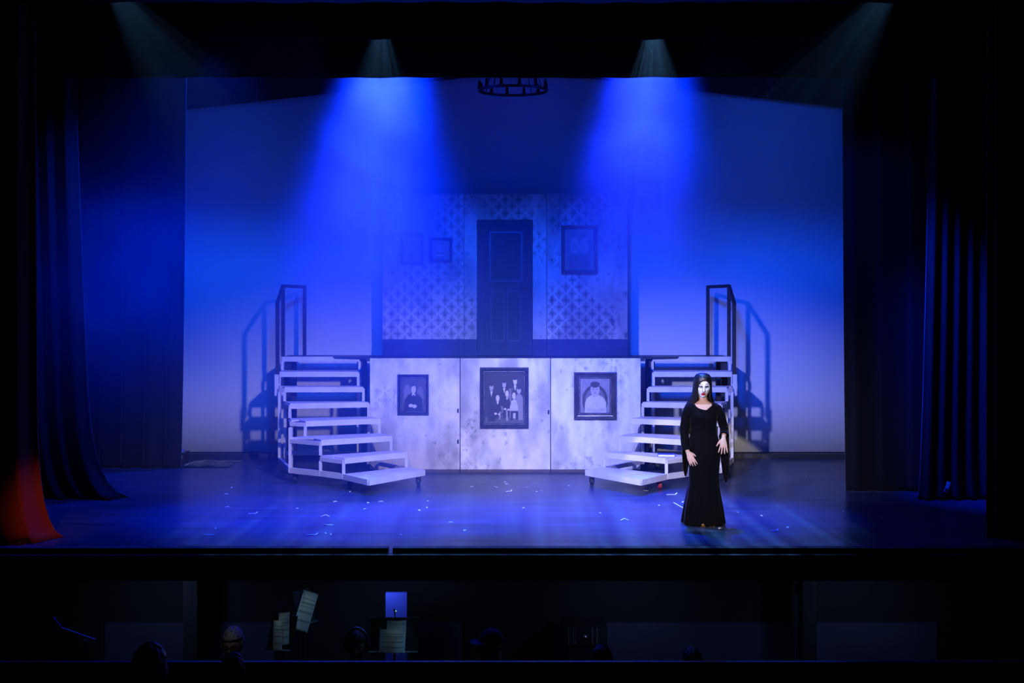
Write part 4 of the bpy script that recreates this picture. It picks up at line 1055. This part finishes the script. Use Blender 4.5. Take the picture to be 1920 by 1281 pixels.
volume('haze', (-5.4,-2.0,10.05,10.94,3.0,6.6), head_haze); volume('haze', (2.0,5.4,10.05,10.94,3.0,6.6), head_haze)
def mathn(nt, op, a, b=None):
    n = nt.nodes.new('ShaderNodeMath'); n.operation = op
    for i, v in enumerate((a, b)):
        if v is None: continue
        if isinstance(v, (int,float)): n.inputs[i].default_value = v
        else: nt.links.new(v, n.inputs[i])
    return n.outputs[0]
def plume(axis0, axis1, dens, r0, r1, zlo, zhi, seed, lump=1.6, ys=1.0, zc=None, zs=1.0):
    """thick smoke drifting round an axis from axis0 (top) to axis1 (bottom), thinning downwards"""
    def f(nt, vs):
        g = nt.nodes.new('ShaderNodeNewGeometry'); sp = nt.nodes.new('ShaderNodeSeparateXYZ'); nt.links.new(g.outputs['Position'], sp.inputs[0])
        X, Y, Z = sp.outputs
        f_ = mathn(nt,'DIVIDE', mathn(nt,'SUBTRACT', Z, axis0[2]), axis1[2]-axis0[2])
        cx = mathn(nt,'ADD', mathn(nt,'MULTIPLY', f_, axis1[0]-axis0[0]), axis0[0]); cy = mathn(nt,'ADD', mathn(nt,'MULTIPLY', f_, axis1[1]-axis0[1]), axis0[1])
        dx = mathn(nt,'SUBTRACT',X,cx); dy = mathn(nt,'MULTIPLY', mathn(nt,'SUBTRACT',Y,cy), ys)
        rad = mathn(nt,'ADD', mathn(nt,'MULTIPLY', f_, r1-r0), r0)
        r2 = mathn(nt,'DIVIDE', mathn(nt,'ADD', mathn(nt,'MULTIPLY',dx,dx), mathn(nt,'MULTIPLY',dy,dy)), mathn(nt,'MULTIPLY',rad,rad))
        ga = mathn(nt,'EXPONENT', mathn(nt,'MULTIPLY', r2, -1.0))
        mr = nt.nodes.new('ShaderNodeMapRange'); mr.interpolation_type = 'SMOOTHSTEP'; mr.inputs['From Min'].default_value = zlo; mr.inputs['From Max'].default_value = zhi; nt.links.new(Z, mr.inputs['Value'])
        nz = nt.nodes.new('ShaderNodeTexNoise'); nz.inputs['Scale'].default_value = lump; nz.inputs['Detail'].default_value = 2; nz.noise_dimensions = '4D'; nz.inputs['W'].default_value = seed
        nt.links.new(g.outputs['Position'], nz.inputs['Vector'])
        m2 = nt.nodes.new('ShaderNodeMapRange'); m2.inputs['From Min'].default_value = .35; m2.inputs['From Max'].default_value = .68; m2.inputs['To Min'].default_value = .35; m2.inputs['To Max'].default_value = 1.5; nt.links.new(nz.outputs[0], m2.inputs['Value'])
        # fades to nothing at the sides of its box
        ed = mathn(nt,'MAXIMUM', mathn(nt,'SUBTRACT', ga, .06), 0.0)
        d = mathn(nt,'MULTIPLY', mathn(nt,'MULTIPLY', ed, mr.outputs[0]), mathn(nt,'MULTIPLY', m2.outputs[0], dens))
        if zc is not None:
            q = mathn(nt,'DIVIDE', mathn(nt,'SUBTRACT', Z, zc), zs)
            d = mathn(nt,'MULTIPLY', d, mathn(nt,'EXPONENT', mathn(nt,'MULTIPLY', mathn(nt,'MULTIPLY',q,q), -1.0)))
        nt.links.new(d, vs.inputs['Density'])
    return f
volume('haze', (-4.2,.3,12.0,15.85,1.8,6.6), plume((-1.6,13.4,7.3),(-2.4,13.4,1.8),.42,.9,1.35,1.7,3.9,1.0))
volume('haze', (-7.0,-2.6,11.0,16.4,.02,6.0), plume((-5.0,13.3,6),(-5.0,13.5,0),.26,1.2,1.4,7.5,6.5,9.0,.9,.8,2.5,1.1), .3, BLUE_TINT)
volume('haze', (-.2,3.9,12.0,15.85,1.8,6.6), plume((1.95,13.4,7.3),(1.4,13.4,1.8),.34,.8,1.2,2.2,4.5,4.0))
volume('haze', (-5.6,3.9,11.55,15.86,.003,6.5), plume((-1.3,13.4,7),(-1.3,13.4,0),.27,2.6,2.6,5.2,2.2,2.0,.7,1.7), .45, BLUE_TINT)
